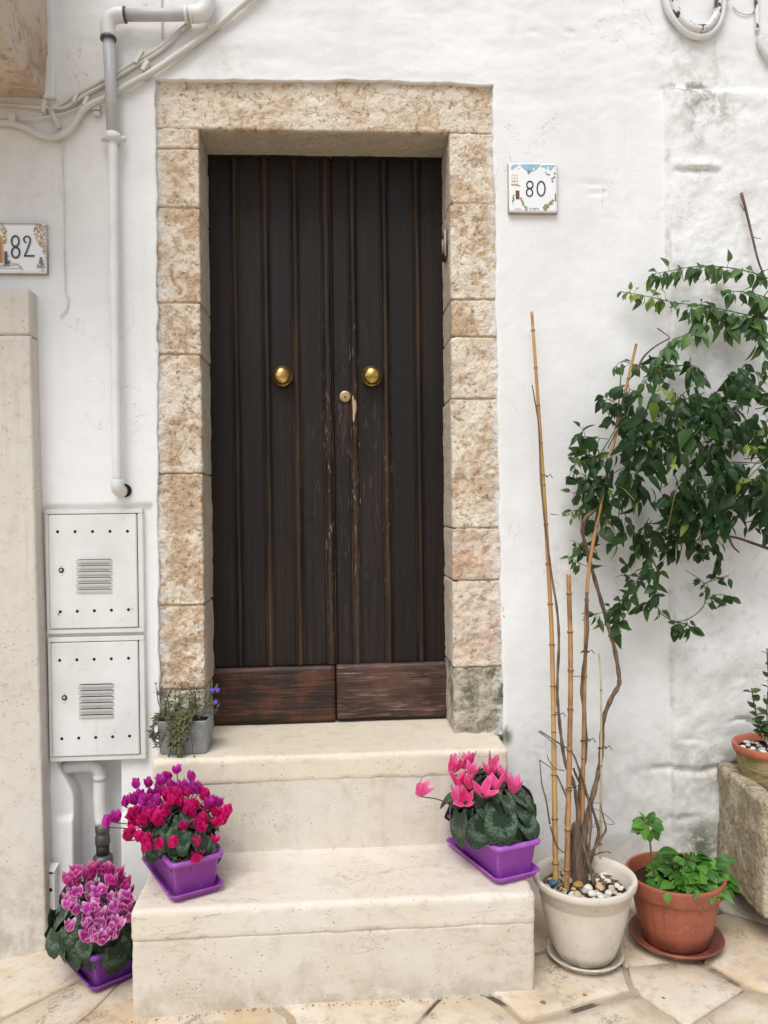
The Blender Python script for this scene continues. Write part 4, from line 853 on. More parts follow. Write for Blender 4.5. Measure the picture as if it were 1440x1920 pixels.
def paint82(poly, stroke, ell, blob, C):
    poly('paint_orange', [(-120, 1120), (-120, 480), (-60, 440), (10, 470), (60, 560), (80, 640), (80, 1120)]); poly('paint_brown', [(-120, 1110), (-120, 560), (-20, 560), (10, 660), (10, 1110)])
    stroke('paint_tan', [(75, 1120), (75, 640), (45, 540), (0, 470)], 16)
    for k in range(60):
        u, v_ = rs.uniform(-60, 150), rs.uniform(290, 700)
        if u > 60 or v_ < 430: blob(('paint_olive', 'paint_olive_light', 'paint_tan')[k % 3], u, v_, 22)
    for k in range(120):
        v_ = 255+650*rs.random()**1.3; u = 1010-(1010-720)*max(0.05, min(1, 1-abs(v_-400)/520))*rs.random()
        blob(('paint_olive', 'paint_tan', 'paint_mauve', 'paint_olive_light', 'paint_red')[k % 5] if v_ < 520 else ('paint_olive', 'paint_olive_light', 'paint_tan')[k % 3], u, v_, 20)
    for k in range(40):
        v_ = 1000+240*rs.random(); u = 925+(v_-960)/260*rs.uniform(-110, 85); blob(('paint_red', 'paint_olive', 'paint_mauve')[k % 3], u, v_, 17)
    poly('paint_cream', [(915, 1235), (1000, 1235), (985, 1310), (930, 1310)])
    for k in range(14): blob('paint_mauve', 1022+rs.uniform(-8, 8), 300+k*70, 14)
    poly('paint_slate', [(105, 900), (105, 1170), (175, 1170), (172, 900), (165, 880), (138, 845), (100, 880)]); poly('paint_brown', [(175, 1075), (225, 1065), (240, 1090), (205, 1135), (175, 1140)])
    stroke('paint_grey', [(175, 965), (215, 962), (225, 985)], 9); poly('paint_grey', [(70, 1190), (100, 1160), (215, 1160), (222, 1180), (150, 1195)])
    for s_ in ([(-100, 1190), (230, 1140), (400, 1140), (515, 1250)], [(-100, 1240), (480, 1245), (515, 1285)], [(-100, 1210), (400, 1165), (470, 1230)]): stroke('paint_mauve', s_, 10)
    stroke('paint_grey', [(-100, 228), (400, 240), (860, 240)], 14); stroke('paint_grey', [(20, 235), (40, 290), (60, 235)], 14)
    ell('ink', 350, 632, 84, 118, 36); ell('ink', 358, 886, 88, 118, 38)
    stroke('ink', [(595, 672), (555, 632), (540, 585), (560, 538), (610, 520), (660, 536), (688, 590), (678, 660), (645, 760), (600, 870), (560, 962)], 34); stroke('ink', [(545, 962), (785, 962)], 36)
number_tile('house_number_tile', 'painted ceramic tile with number 82 at the left edge', -40, 87, 419, 513, lambda u, v_: (u/12.0, 400+v_/12.0), paint82)

# ------------------------------------------------------------------ stone trough on the right
tb, tf = W(1340, 1425, 0), G(1432, 1503, W(1340, 1425, 0).z)
tx, tz, ty, th = 1.272, tb.z, tf.y, 0.058
trough = empty('stone_trough', (tx+0.5, ty/2, 0.0), 'rough weathered stone trough standing at the right edge', 'trough')
def twarp(Pn, a, b):
    Pn = Pn.copy(); Pn[:, 0] += (Pn[:, 1]-ty)*0.10*np.clip(1-(Pn[:, 0]-tx)/0.3, 0, 1)
    lowm = sstep(0.2, 0.07, Pn[:, 2]); Pn[:, 2] += lowm*(0.05*fbm(Pn, 7, 3)+0.02)
    return Pn
seton(rough_block('end_slab', (tx, ty, 0.075), (tx+th, -0.02, tz), 'trough_stone', trough, res=0.008, r=0.012, amp=0.006, fs=26, amp2=0.010, fs2=6, warp=twarp), trough)
seton(rough_block('front_slab', (tx+th+0.001, ty+0.003, 0.10), (tx+1.0, ty+0.06, tz-0.004), 'trough_stone', trough, res=0.016, r=0.010, amp=0.006, fs=26), trough)
seton(rough_block('back_slab', (tx+th+0.001, -0.075, 0.10), (tx+1.0, -0.022, tz-0.002), 'trough_stone', trough, res=0.03, r=0.010, amp=0.004, fs=26), trough)
seton(rough_block('floor_slab', (tx+th+0.001, ty+0.061, 0.10), (tx+1.0, -0.076, 0.34), 'trough_stone', trough, res=0.04, r=0.005, amp=0.003, fs=20), trough)
for fx in (0.22, 0.80): seton(rough_block('foot_block', (tx+fx, ty+0.05, -0.02), (tx+fx+0.14, -0.03, 0.10), 'trough_stone', trough, res=0.03, r=0.012, amp=0.005, fs=20), trough)
q = MB().box((1.15, -0.035, 0.002), (2.3, -0.012, 0.028), bev=0.006); tag(q.build('wall_foot_strip', 'rubber'), 'dark strip along the wall foot behind the trough', 'bar')  # plain dark bar along the wall foot at the trough

# ------------------------------------------------------------------ pots
def round_pot(name, label, c, prof, mat, saucer, smat, soil_z, soil_r, wob=None, seg=64):
    t_ = empty(name, c, label, 'pot', 'round plant pots')
    sharp(MB().lathe(prof, (0, 0, 0), seg, wob=wob).build('pot_body', mat, t_), 60)
    if saucer: sharp(MB().lathe(saucer, (0, 0, 0), seg).build('saucer', smat, t_), 60)
    n = 24; vs_, fs = [(0, 0, soil_z)], []
    for k in range(1, 7):
        for a in range(n):
            ang = 2*math.pi*a/n; rr = soil_r*k/6; vs_.append((rr*math.cos(ang), rr*math.sin(ang), soil_z+0.008*float(fbm([[rr*math.cos(ang), rr*math.sin(ang), c[0]]], 30, 2)[0])))
    for a in range(n): fs.append((0, 1+a, 1+(a+1) % n))
    for k in range(5):
        for a in range(n): fs.append((1+k*n+a, 1+(k+1)*n+a, 1+(k+1)*n+(a+1) % n, 1+k*n+(a+1) % n))
    mesh('soil', vs_, fs, 'soil', t_)
    return t_
CP = Vector((0.730, -0.369, 0.0)); CH = 0.262
cprof = [(0.0, 0.016), (0.078, 0.016), (0.084, 0.022), (0.097, 0.05), (0.112, 0.10), (0.124, 0.150), (0.130, 0.190), (0.1305, 0.193), (0.133, 0.195), (0.135, 0.221), (0.145, 0.228), (0.150, 0.234), (0.152, 0.243), (0.151, 0.250), (0.145, 0.252), (0.137, 0.249), (0.131, 0.236), (0.124, 0.195), (0.121, 0.17)]
def lipw(a, z_):                                                   # rim notch on the right front
    d = (a-R(-38)+math.pi) % (2*math.pi)-math.pi
    return 1-0.045*math.exp(-(d/0.10)**2)*(1 if z_ > 0.235 else 0)
round_pot('cream_pot', 'round cream plastic pot with a chipped rim and matching saucer', CP, cprof, 'cream_plastic',
          [(0.0, 0.004), (0.080, 0.003), (0.094, 0.006), (0.109, 0.022), (0.114, 0.027), (0.112, 0.030), (0.106, 0.029), (0.094, 0.014), (0.085, 0.012), (0.0, 0.012)], 'cream_plastic', 0.206, 0.126, lipw)
TP = Vector((1.034, -0.305, 0.0))
tprof = [(0.0, 0.016), (0.094, 0.016), (0.100, 0.022), (0.111, 0.065), (0.122, 0.12), (0.129, 0.164), (0.1295, 0.166), (0.138, 0.168), (0.1405, 0.172), (0.1465, 0.210), (0.148, 0.216), (0.146, 0.219), (0.139, 0.218), (0.135, 0.207), (0.127, 0.16), (0.123, 0.14)]
def flute(a, z_): return 1-0.022*max(0, math.cos(a*22))**6*(1 if 0.03 < z_ < 0.17 else 0)
round_pot('terracotta_pot', 'round terracotta coloured plastic pot full of green herbs', TP, tprof, 'terracotta_plastic',
          [(0.0, 0.004), (0.098, 0.003), (0.115, 0.006), (0.135, 0.022), (0.141, 0.029), (0.139, 0.033), (0.132, 0.031), (0.115, 0.014), (0.10, 0.012), (0.0, 0.012)], 'terracotta_plastic', 0.182, 0.130, flute, 132)
kp = W(1380, 1396, -0.17); KR = 0.125
KP = Vector((kp.x+KR, -0.17, 0.345)); kz = kp.z-KP.z
kprof = [(0.0, 0.0), (0.075, 0.0), (0.082, 0.006)]
for k in range(12): u = k/11; kprof += [(0.084+0.030*u+0.002*(k % 2), 0.012+(kz-0.04)*u)]
kp_ = empty('ribbed_pot', KP, 'mossy ribbed terracotta pot standing in the stone trough', 'pot', 'round plant pots')
sharp(MB().lathe(kprof, (0, 0, 0), 56).build('pot_body', 'mossy_terracotta', kp_), 60)
sharp(MB().lathe([(0.113, kz-0.030), (0.121, kz-0.026), (0.125, kz-0.012), (0.124, kz-0.002), (0.119, kz), (0.112, kz-0.004), (0.108, kz-0.03)], (0, 0, 0), 56).build('rim', 'terracotta', kp_), 60)
MB().lathe([(0.0, kz-0.022), (0.112, kz-0.024)], (0, 0, 0), 32).build('soil', 'soil', kp_)

# rectangular purple planters
def rrect(lx, ly, r_, z_, n=5):
    out = []
    for cx, cy, a0 in ((lx-r_, ly-r_, 0), (-lx+r_, ly-r_, 90), (-lx+r_, -ly+r_, 180), (lx-r_, -ly+r_, 270)):
        for k in range(n+1): a = R(a0+90*k/n); out.append((cx+r_*math.cos(a), cy+r_*math.sin(a), z_))
    return out
def loft(secs, close0=True, close1=True):
    m = MB(); n = len(secs[0]); vs_ = [p for s_ in secs for p in s_]; fs = []
    for i in range(len(secs)-1):
        for k in range(n): fs.append((i*n+k, i*n+(k+1) % n, (i+1)*n+(k+1) % n, (i+1)*n+k))
    if close0: fs.append(tuple(range(n-1, -1, -1)))
    if close1: fs.append(tuple((len(secs)-1)*n+k for k in range(n)))
    return m.add(vs_, fs)
def planter(c, ang, mat, label, hl=0.155, hs=0.073, H=0.112):
    t_ = empty('purple_planter', c, label, 'planter', 'purple rectangular planters'); t_.rotation_euler = (0, 0, ang)
    S = [rrect(hl-0.022, hs-0.018, 0.014, 0.010), rrect(hl-0.019, hs-0.015, 0.016, 0.014), rrect(hl-0.006, hs-0.006, 0.018, H-0.016), rrect(hl-0.005, hs-0.005, 0.018, H-0.0155), rrect(hl+0.003, hs+0.003, 0.020, H-0.0145), rrect(hl+0.005, hs+0.005, 0.021, H-0.010),
         rrect(hl+0.005, hs+0.005, 0.021, H-0.004), rrect(hl+0.002, hs+0.002, 0.020, H), rrect(hl-0.004, hs-0.004, 0.018, H), rrect(hl-0.008, hs-0.008, 0.016, H-0.004), rrect(hl-0.014, hs-0.012, 0.014, H-0.05)]
    sharp(loft(S, True, False).build('planter_body', mat, t_), 60)
    S = [rrect(hl-0.014, hs-0.010, 0.016, 0.001), rrect(hl-0.010, hs-0.006, 0.018, 0.002), rrect(hl-0.001, hs+0.002, 0.022, 0.018), rrect(hl+0.003, hs+0.006, 0.023, 0.0195), rrect(hl+0.003, hs+0.006, 0.023, 0.022), rrect(hl-0.002, hs+0.001, 0.021, 0.0225), rrect(hl-0.012, hs-0.008, 0.018, 0.006)]
    sharp(loft(S).build('saucer', mat, t_), 60)
    q = loft([rrect(hl-0.012, hs-0.011, 0.014, H-0.028), rrect(hl-0.05, hs-0.03, 0.014, H-0.020)], False, True); q.build('soil', 'soil', t_)
    return t_
def pang(n0, n2): return math.atan2(n2.y-n0.y, n2.x-n0.x)
A0, A1, A2 = G(320, 1701, z1), G(402, 1661, z1), G(246, 1620, z1)
B0 = G(172, 1874, gzf(-0.68)); C0, C1, C2 = G(931, 1667, z1), G(996, 1636, z1), G(823, 1590, z1)
def place(n0, ang, hl, hs, z_): u = Vector((math.cos(ang), math.sin(ang), 0)); v_ = Vector((u.y, -u.x, 0)); c = n0+u*hl+v_*hs; return Vector((c.x, c.y, z_))
angA, angC = pang(A0, A2)-R(4), pang(C0, C2)-R(4)
PA = place(A0, angA, 0.158, 0.079, z1+0.001); PC = place(C0, angC, 0.158, 0.079, z1+0.001)
angB = R(128); PB = place(B0, angB, 0.158, 0.079, gzf(-0.66)+0.002)
plA = planter(PA, angA, 'purple_plastic', 'purple rectangular planter on the lower step at the left')
plB = planter(PB, angB, 'purple_plastic_deep', 'purple rectangular planter on the paving left of the steps')
plC = planter(PC, angC, 'purple_plastic_bright', 'purple rectangular planter on the lower step at the right')
# zinc pot
za, zb = G(296, 1419, zt), G(389, 1414, zt); zc = Vector(((za.x+zb.x)/2, (za.y+zb.y)/2+0.066, zt+0.001)); hw = (zb.x-za.x)/2-0.002
zp = empty('zinc_pot', zc, 'small square grey zinc pot on the upper step beside the jamb', 'pot'); zp.rotation_euler = (0, 0, R(-2))
S = [rrect(hw-0.004, 0.056, 0.012, 0.0), rrect(hw, 0.060, 0.014, 0.004), rrect(hw+0.005, 0.066, 0.014, 0.100), rrect(hw+0.007, 0.068, 0.015, 0.106), rrect(hw+0.006, 0.067, 0.014, 0.108), rrect(hw+0.003, 0.064, 0.013, 0.107), rrect(hw, 0.060, 0.012, 0.06)]
sharp(loft(S, True, False).build('pot_body', 'zinc', zp), 60); loft([rrect(hw, 0.062, 0.012, 0.088), rrect(hw-0.02, 0.04, 0.012, 0.094)], False, True).build('soil', 'soil', zp)

# ------------------------------------------------------------------ leaves
def leaf_mesh(name, mat, wid, tipf, curl, fold, n=6, heart=0.0, wave=0.0, seed=0):
    """blade along +Y from the origin, length 1"""
    rr = random.Random(seed); vs_, fs = [], []; cols = 5
    for i in range(n+1):
        t_ = i/n; wv = wid*math.sin(math.pi*min(1, t_**tipf))**0.85*(1-0.15*t_) if 0 < t_ < 1 else (0.0 if t_ == 1 else wid*heart*0.9)
        if heart and 0 < t_ < 0.35: wv = max(wv, wid*(heart+(1-heart)*t_/0.35))
        if heart and t_ >= 0.30: wv = wid*math.sqrt(max(0.0, 1-((t_-0.38)/0.62)**2))*(1-0.10*t_)
        for j in range(cols):
            u = (j-2)/2; x_ = u*wv; y_ = t_-(heart*0.28*abs(u)**1.5*(1-t_)**2 if heart else 0)
            z_ = -curl*t_*t_+fold*abs(u)*wv-0.15*fold*wv*u*u+wave*math.sin(t_*9+j*1.9+seed)*abs(u)*0.5
            vs_.append((x_*(1+0.06*rr.uniform(-1, 1)*wave*8), y_, z_))
    for i in range(n):
        for j in range(cols-1): fs.append((i*cols+j, i*cols+j+1, (i+1)*cols+j+1, (i+1)*cols+j))
    me = bpy.data.meshes.new(name); me.from_pydata(vs_, [], fs); me.materials.append(MAT[mat]); me.polygons.foreach_set('use_smooth', [True]*len(me.polygons)); me.update(); return me
def frame(pos, tip, nrm, size, wmul=1.0):
    y_ = Vector(tip).normalized(); z_ = Vector(nrm); z_ = (z_-y_*z_.dot(y_)); z_ = z_.normalized() if z_.length > 1e-4 else y_.orthogonal().normalized(); x_ = y_.cross(z_)
    m = Matrix.Identity(4)
    for i, (ax, s_) in enumerate(((x_, size*wmul), (y_, size), (z_, size))):
        for k in range(3): m[k][i] = ax[k]*s_
    m.translation = pos; return m
def jit(v_, s_): return Vector(v_)+Vector((rnd.gauss(0, s_), rnd.gauss(0, s_), rnd.gauss(0, s_)))

# ------------------------------------------------------------------ climbing plant
vine = empty('climbing_plant', CP+Vector((0.02, 0.0, 0.215)), 'leafy dark green climber growing from the cream pot up the wall', 'plant'); VL = vine.location
vl = {m: [leaf_mesh('leaf_'+m, m, *a, seed=i) for i, a in enumerate([(0.27, 0.75, 0.22, 0.25), (0.31, 0.72, 0.40, 0.32), (0.24, 0.80, 0.12, 0.45), (0.34, 0.70, 0.55, 0.18), (0.22, 0.78, 0.62, 0.35)])] for m in ('vine_leaf', 'vine_leaf_green', 'vine_leaf_young')}
vine_leaves = []      # (importance, mesh, matrix)
def vleaf(p, tip, nrm, size, kind='vine_leaf', imp=1.0, wm=1.0): vine_leaves.append((imp, rnd.choice(vl[kind]), frame(Vector(p)-VL, tip, nrm, size, wm)))
stems = MB(); thin_ = MB()
def S3(pts): return [W(px, py, yy) for px, py, yy in pts]
# woody stems out of the pot
woody = [
 ([(1092, 1650, -.30), (1096, 1590, -.29), (1100, 1540, -.27), (1112, 1490, -.24), (1124, 1440, -.21), (1128, 1400, -.19), (1131, 1350, -.17), (1146, 1310, -.15), (1160, 1285, -.14), (1160, 1262, -.13), (1152, 1215, -.12), (1142, 1180, -.11), (1128, 1130, -.10), (1112, 1075, -.10), (1100, 1030, -.11), (1092, 995, -.13), (1097, 972, -.14), (1118, 955, -.13), (1140, 935, -.12)], 0.0088, 0.0060),
 ([(1088, 1650, -.31), (1090, 1590, -.29), (1094, 1540, -.27), (1088, 1490, -.25), (1090, 1450, -.24), (1098, 1410, -.23), (1096, 1340, -.22), (1091, 1290, -.21), (1097, 1230, -.20), (1102, 1180, -.19), (1100, 1110, -.18)], 0.0085, 0.0045),
 ([(1084, 1655, -.31), (1084, 1580, -.30), (1083, 1520, -.29), (1076, 1470, -.28), (1060, 1430, -.27), (1052, 1380, -.26), (1046, 1320, -.25), (1045, 1280, -.24), (1048, 1200, -.23), (1044, 1140, -.22), (1036, 1090, -.20), (1024, 1000, -.18), (1014, 900, -.15), (1010, 800, -.12), (998, 722, -.10)], 0.0070, 0.0022),
 ([(1096, 1652, -.30), (1104, 1590, -.30), (1108, 1530, -.29), (1098, 1480, -.27), (1085, 1440, -.27), (1072, 1410, -.27), (1050, 1395, -.28), (1012, 1370, -.29)], 0.0050, 0.0018),
 ([(1098, 1650, -.29), (1112, 1600, -.28), (1122, 1560, -.26), (1112, 1520, -.25), (1100, 1490, -.24), (1083, 1460, -.23), (1075, 1440, -.22)], 0.0055, 0.0035),
 ([(1092, 1640, -.32), (1100, 1610, -.33), (1116, 1590, -.33), (1128, 1570, -.32), (1136, 1555, -.32), (1132, 1535, -.31), (1126, 1510, -.30)], 0.0055, 0.0020),
 ([(1115, 1660, -.36), (1104, 1620, -.36), (1092, 1580, -.35), (1078, 1540, -.34)], 0.0060, 0.0040),
 ([(1066, 1570, -.30), (1061, 1540, -.30), (1063, 1500, -.29), (1056, 1480, -.28), (1045, 1455, -.28)], 0.0045, 0.0020),
]
for pts, r0, r1 in woody:
    P_ = crom([p-VL for p in S3(pts)], 5); n = len(P_); stems.tube(P_, [(r0+(r1-r0)*i/(n-1))*(1+0.16*math.sin(i*1.7)) for i in range(n)], 8)
# gnarled foot
P_ = [p-VL for p in S3([(1088, 1672, -.31), (1086, 1640, -.31), (1082, 1600, -.30), (1080, 1565, -.30), (1078, 1545, -.30)])]
stems.tube(P_, [0.030, 0.026, 0.021, 0.018, 0.010], 12)
for pts, r0 in [([(1031, 1545, -.33), (1024, 1500, -.32), (1016, 1470, -.32), (1012, 1425, -.31)], .0028), ([(1012, 1425, -.31), (1022, 1432, -.31), (1040, 1445, -.30)], .002), ([(1058, 1445, -.3), (1040, 1440, -.31), (1028, 1423, -.31), (1026, 1415, -.31)], .0018),
                ([(1032, 1550, -.33), (1044, 1585, -.33), (1055, 1597, -.33), (1066, 1600, -.32)], .0024), ([(1068, 1268, -.25), (1092, 1268, -.21)], .0016), ([(1105, 1505, -.26), (1128, 1506, -.26)], .0016), ([(1010, 1372, -.3), (1028, 1385, -.3), (1045, 1400, -.29)], .002),
                ([(1102, 1608, -.31), (1122, 1600, -.31), (1138, 1597, -.31), (1146, 1600, -.30)], .0028), ([(1032, 964, -.16), (1048, 966, -.15)], .0016), ([(1390, 362, -.03), (1400, 400, -.04), (1412, 450, -.05), (1422, 490, -.06), (1436, 525, -.08)], .0052), ([(1395, 395, -.04), (1388, 382, -.04)], .002), ([(1412, 445, -.05), (1428, 448, -.05)], .0015),
                ([(1445, 1030, -.10), (1410, 1018, -.10), (1380, 1008, -.1), (1345, 1003, -.1), (1320, 1000, -.1)], .0055), ([(1366, 1006, -.1), (1374, 1024, -.1), (1386, 1036, -.1)], .0045), ([(1193, 702, -.1), (1205, 672, -.09), (1228, 650, -.08), (1256, 634, -.08)], .0042), ([(1232, 615, -.08), (1245, 624, -.08), (1256, 632, -.08)], .0022)]:
    P_ = crom([p-VL for p in S3(pts)], 5); n = len(P_); stems.tube(P_, [r0*(1-0.45*i/(n-1)) for i in range(n)], 6)
stems.build('woody_stems', 'vine_bark', vine)['kind'] = 'stuff'
def sprig(pts, size, kind='vine_leaf', step=0.022, droop=0.6, r0=0.0022, pair=True, young_tip=False, sidew=0.75):
    """thin shoot with opposite, hanging leaves"""
    P_ = crom(S3(pts), 8); n = len(P_); thin_.tube([p-VL for p in P_], [r0*(1-0.5*i/(n-1)) for i in range(n)], 5)
    acc = 0.0; nxt = step*rnd.uniform(.5, 1.2); tot = sum((P_[i]-P_[i-1]).length for i in range(1, n)); run = 0.0
    for i in range(1, n):
        d = P_[i]-P_[i-1]; acc += d.length; run += d.length
        if acc < nxt: continue
        acc = 0; nxt = step*rnd.uniform(.55, 1.6); d.normalize(); side = d.cross(Vector((0, -1, 0))).normalized(); fr = run/tot
        for k in range(rnd.choice((2, 2, 3, 3, 4)) if pair else 1):
            s_ = rnd.choice((-1, 1)); tip = d*rnd.uniform(-.2, .6)+side*s_*sidew*rnd.uniform(.1, .9)+Vector((0, -0.6*rnd.random(), -droop*rnd.uniform(.6, 1.6)))+jit((0, 0, 0), 0.30)
            kk = kind
            if kind == 'vine_leaf_green' and rnd.random() < .35: kk = 'vine_leaf'
            if young_tip and fr > 0.7: kk = 'vine_leaf_young' if rnd.random() < 0.4 else 'vine_leaf_green'
            a0 = P_[i]+jit((0, 0, 0), .004)+tip.normalized()*rnd.uniform(.004, .018)
            thin_.tube([P_[i]-VL, a0-VL], 0.0009, 4)
            vleaf(a0, tip, jit((0, -0.8, 0.55), 0.45), size*rnd.uniform(0.6, 1.3)*(1-0.35*fr*(1 if young_tip else 0.3)), kk, 3.0, rnd.uniform(.8, 1.15))
G_ = 'vine_leaf_green'
sprig([(1440, 522, -.10), (1400, 508, -.10), (1350, 500, -.09), (1300, 500, -.08), (1255, 508, -.07), (1222, 514, -.06)], 0.048, G_, 0.014, 0.75)
sprig([(1440, 600, -.10), (1390, 588, -.10), (1330, 575, -.09), (1270, 568, -.08), (1215, 556, -.06), (1162, 546, -.05)], 0.046, G_, 0.014, 0.6, young_tip=True)
sprig([(1440, 595, -.12), (1390, 605, -.11), (1340, 600, -.10), (1300, 620, -.10), (1262, 640, -.09), (1240, 660, -.09), (1215, 700, -.08), (1185, 745, -.09), (1168, 780, -.10)], 0.060, G_, 0.026, 0.9)
sprig([(1420, 610, -.10), (1350, 590, -.08), (1285, 586, -.07)], 0.056, G_, 0.024, 0.9)
sprig([(1445, 560, -.12), (1400, 548, -.11), (1350, 545, -.10)], 0.046, G_, 0.018, 0.8)
sprig([(1440, 545, -.14), (1425, 570, -.14), (1420, 620, -.14), (1430, 660, -.14)], 0.060, 'vine_leaf', 0.020, 0.7)
sprig([(1205, 690, -.08), (1185, 682, -.07), (1166, 678, -.06), (1152, 690, -.06)], 0.040, 'vine_leaf', 0.022, 0.7)
sprig([(1265, 690, -.08), (1240, 686, -.08), (1218, 684, -.07)], 0.052, 'vine_leaf', 0.03, 0.9)
for pts in ([(1110, 870, -.10), (1100, 830, -.08), (1093, 800, -.06)], [(1125, 860, -.12), (1095, 850, -.09), (1066, 850, -.06)], [(1120, 900, -.12), (1095, 890, -.09), (1070, 882, -.06)], [(1115, 960, -.12), (1085, 955, -.09), (1062, 968, -.06)], [(1112, 1065, -.12), (1085, 1055, -.09), (1066, 1040, -.06)], [(1110, 1040, -.12), (1085, 1020, -.08), (1070, 1012, -.06)],
            [(1150, 800, -.12), (1140, 775, -.10), (1132, 755, -.08)], [(1110, 930, -.12), (1088, 920, -.09), (1075, 925, -.07)], [(1260, 700, -.12), (1250, 680, -.10), (1245, 700, -.09)]):
    sprig(pts, 0.042, G_, 0.018, 0.4, 0.0018, young_tip=True)
for pts in ([(1230, 1030, -.16), (1215, 1060, -.15), (1190, 1095, -.13), (1160, 1130, -.12), (1130, 1148, -.11), (1106, 1152, -.10)], [(1215, 1060, -.14), (1200, 1080, -.13), (1170, 1078, -.12), (1155, 1082, -.11)], [(1225, 1065, -.14), (1230, 1090, -.13), (1225, 1120, -.12), (1205, 1135, -.11)], [(1170, 1130, -.11), (1160, 1160, -.10), (1165, 1185, -.09)]):
    sprig(pts, 0.046, G_, 0.019, 0.5, 0.0020)
sprig([(1220, 1040, -.14), (1235, 1080, -.13), (1228, 1120, -.12), (1240, 1150, -.11), (1268, 1165, -.10), (1300, 1155, -.10), (1322, 1130, -.10), (1320, 1095, -.10), (1300, 1078, -.10), (1285, 1070, -.10)], 0.032, G_, 0.055, 0.6, 0.0024)
sprig([(1322, 1125, -.10), (1345, 1115, -.09), (1372, 1118, -.08)], 0.038, G_, 0.02, 0.5); sprig([(1318, 1095, -.10), (1345, 1085, -.09), (1368, 1078, -.08)], 0.036, G_, 0.02, 0.5)
sprig([(1265, 1165, -.10), (1285, 1170, -.09), (1300, 1178, -.09)], 0.046, G_, 0.012, 0.7)
sprig([(1350, 1000, -.14), (1340, 1025, -.13), (1348, 1050, -.12)], 0.060, 'vine_leaf', 0.02, 0.9)
sprig([(1440, 880, -.2), (1425, 930, -.18), (1430, 980, -.17)], 0.060, 'vine_leaf', 0.022, 0.8)
for pts in ([(1280, 885, -.33), (1265, 930, -.33), (1250, 1000, -.30)], [(1440, 860, -.34), (1400, 900, -.33), (1365, 950, -.31)], [(1300, 1020, -.2), (1340, 980, -.26), (1380, 940, -.3)], [(1165, 690, -.1), (1160, 760, -.12), (1150, 830, -.13)], [(1255, 640, -.08), (1220, 700, -.09), (1170, 780, -.10), (1120, 860, -.12)]):
    P_ = crom(S3(pts), 6); thin_.tube([p-VL for p in P_], 0.0021, 5)
for k in range(34):
    a = rnd.uniform(0, 6.28); px, py = 1330+225*math.cos(a), 855+165*math.sin(a)
    if px > 1450: continue
    dx, dy = math.cos(a)*rnd.uniform(18, 46), math.sin(a)*rnd.uniform(10, 34)
    sprig([(px-dx, py-dy, -.16), (px, py, -.14), (px+dx, py+dy+rnd.uniform(-12, 12), -.11)], rnd.uniform(.036, .056), rnd.choice((G_, 'vine_leaf')), 0.022, 0.6, 0.0016)
# the main bush
bush = [(1150, 800), (1180, 770), (1215, 752), (1255, 722), (1300, 702), (1345, 708), (1400, 690), (1440, 660), (1460, 660), (1460, 985), (1420, 1000), (1380, 985), (1340, 995), (1290, 1000), (1255, 1012), (1215, 1030), (1170, 1045), (1130, 1050), (1105, 1020), (1110, 985), (1098, 940), (1085, 900), (1105, 860), (1130, 840)]
def inside(x_, y_, pl):
    c_ = False
    for i in range(len(pl)):
        (xa, ya), (xb, yb) = pl[i], pl[i-1]
        if (ya > y_) != (yb > y_) and x_ < (xb-xa)*(y_-ya)/(yb-ya)+xa: c_ = not c_
    return c_
core = Vector((1320, 860, 0)); cnt = 0
while cnt < 980:
    px, py = rnd.uniform(1080, 1462), rnd.uniform(650, 1060)
    if not inside(px, py, bush): continue
    e = ((px-1350)/270)**2+((py-850)/215)**2                           # thins towards the outline
    if rnd.random() > max(0.15, 1.05-0.85*e): continue
    if vnoise([[px/34.0, py/34.0, 3.3]])[0] < 0.38 and rnd.random() < .85: continue
    if 1225 < px < 1265 and 870 < py < 925 and rnd.random() < 0.75: continue
    dep = 0.10+0.24*max(0.0, 1-e)**0.7; yy = -rnd.uniform(0.03, 1.0)*dep if rnd.random() < 0.45 else -dep*rnd.uniform(0.75, 1.05)
    p = W(px, py, yy); front = -yy/0.34
    a = rnd.uniform(0, 2*math.pi); tip = Vector((0.75*math.cos(a), -0.5*rnd.random(), -0.75+0.45*math.sin(a)))
    kd = 'vine_leaf' if rnd.random() < (0.86 if e < 0.7 else 0.6) else G_
    if py < 760 and rnd.random() < 0.35: kd = G_
    if rnd.random() < 0.035: kd = 'vine_leaf_young'
    vleaf(p, tip, jit((0, -0.75, 0.65), 0.65), rnd.choice((0.028, 0.036, 0.045, 0.054, 0.066))*rnd.uniform(.85, 1.15), kd, 1+front, rnd.uniform(0.75, 1.15)); cnt += 1
for px, py in ((1258, 872), (1420, 840), (1385, 905), (1405, 835), (1170, 890), (1245, 730), (1260, 735), (1190, 905)):
    for k in range(3): vleaf(W(px, py, -0.33 if px > 1200 else -.17), jit((0, -.3, -.3), .5), jit((0, -.7, .6), .3), 0.034, 'vine_leaf_young', 5)
for k in range(60):                                                     # twigs inside the bush
    px, py = rnd.uniform(1120, 1440), rnd.uniform(740, 1020)
    if not inside(px, py, bush): continue
    a = W(px, py, -rnd.uniform(.03, .2)); b = a+jit((0, -.05, 0.02), 0.07); thin_.tube([a-VL, (a+b)/2-VL+Vector((0, 0, .008)), b-VL], 0.0018, 5)
thin_.build('shoots', 'green_stem', vine)['kind'] = 'stuff'
vine_leaves.sort(key=lambda q_: -q_[0])
for imp, me, m4 in vine_leaves[:300]: inst('leaf', me, vine, m4)
rest = MB(); matidx = {'vine_leaf': 0, 'vine_leaf_green': 1, 'vine_leaf_young': 2}
rv, rf, rm = [], [], []
for imp, me, m4 in vine_leaves[300:]:
    b = len(rv); rv += [m4 @ v_.co for v_ in me.vertices]; mi = matidx[me.materials[0].name]; rf += [tuple(i+b for i in p_.vertices) for p_ in me.polygons]; rm += [mi]*len(me.polygons)
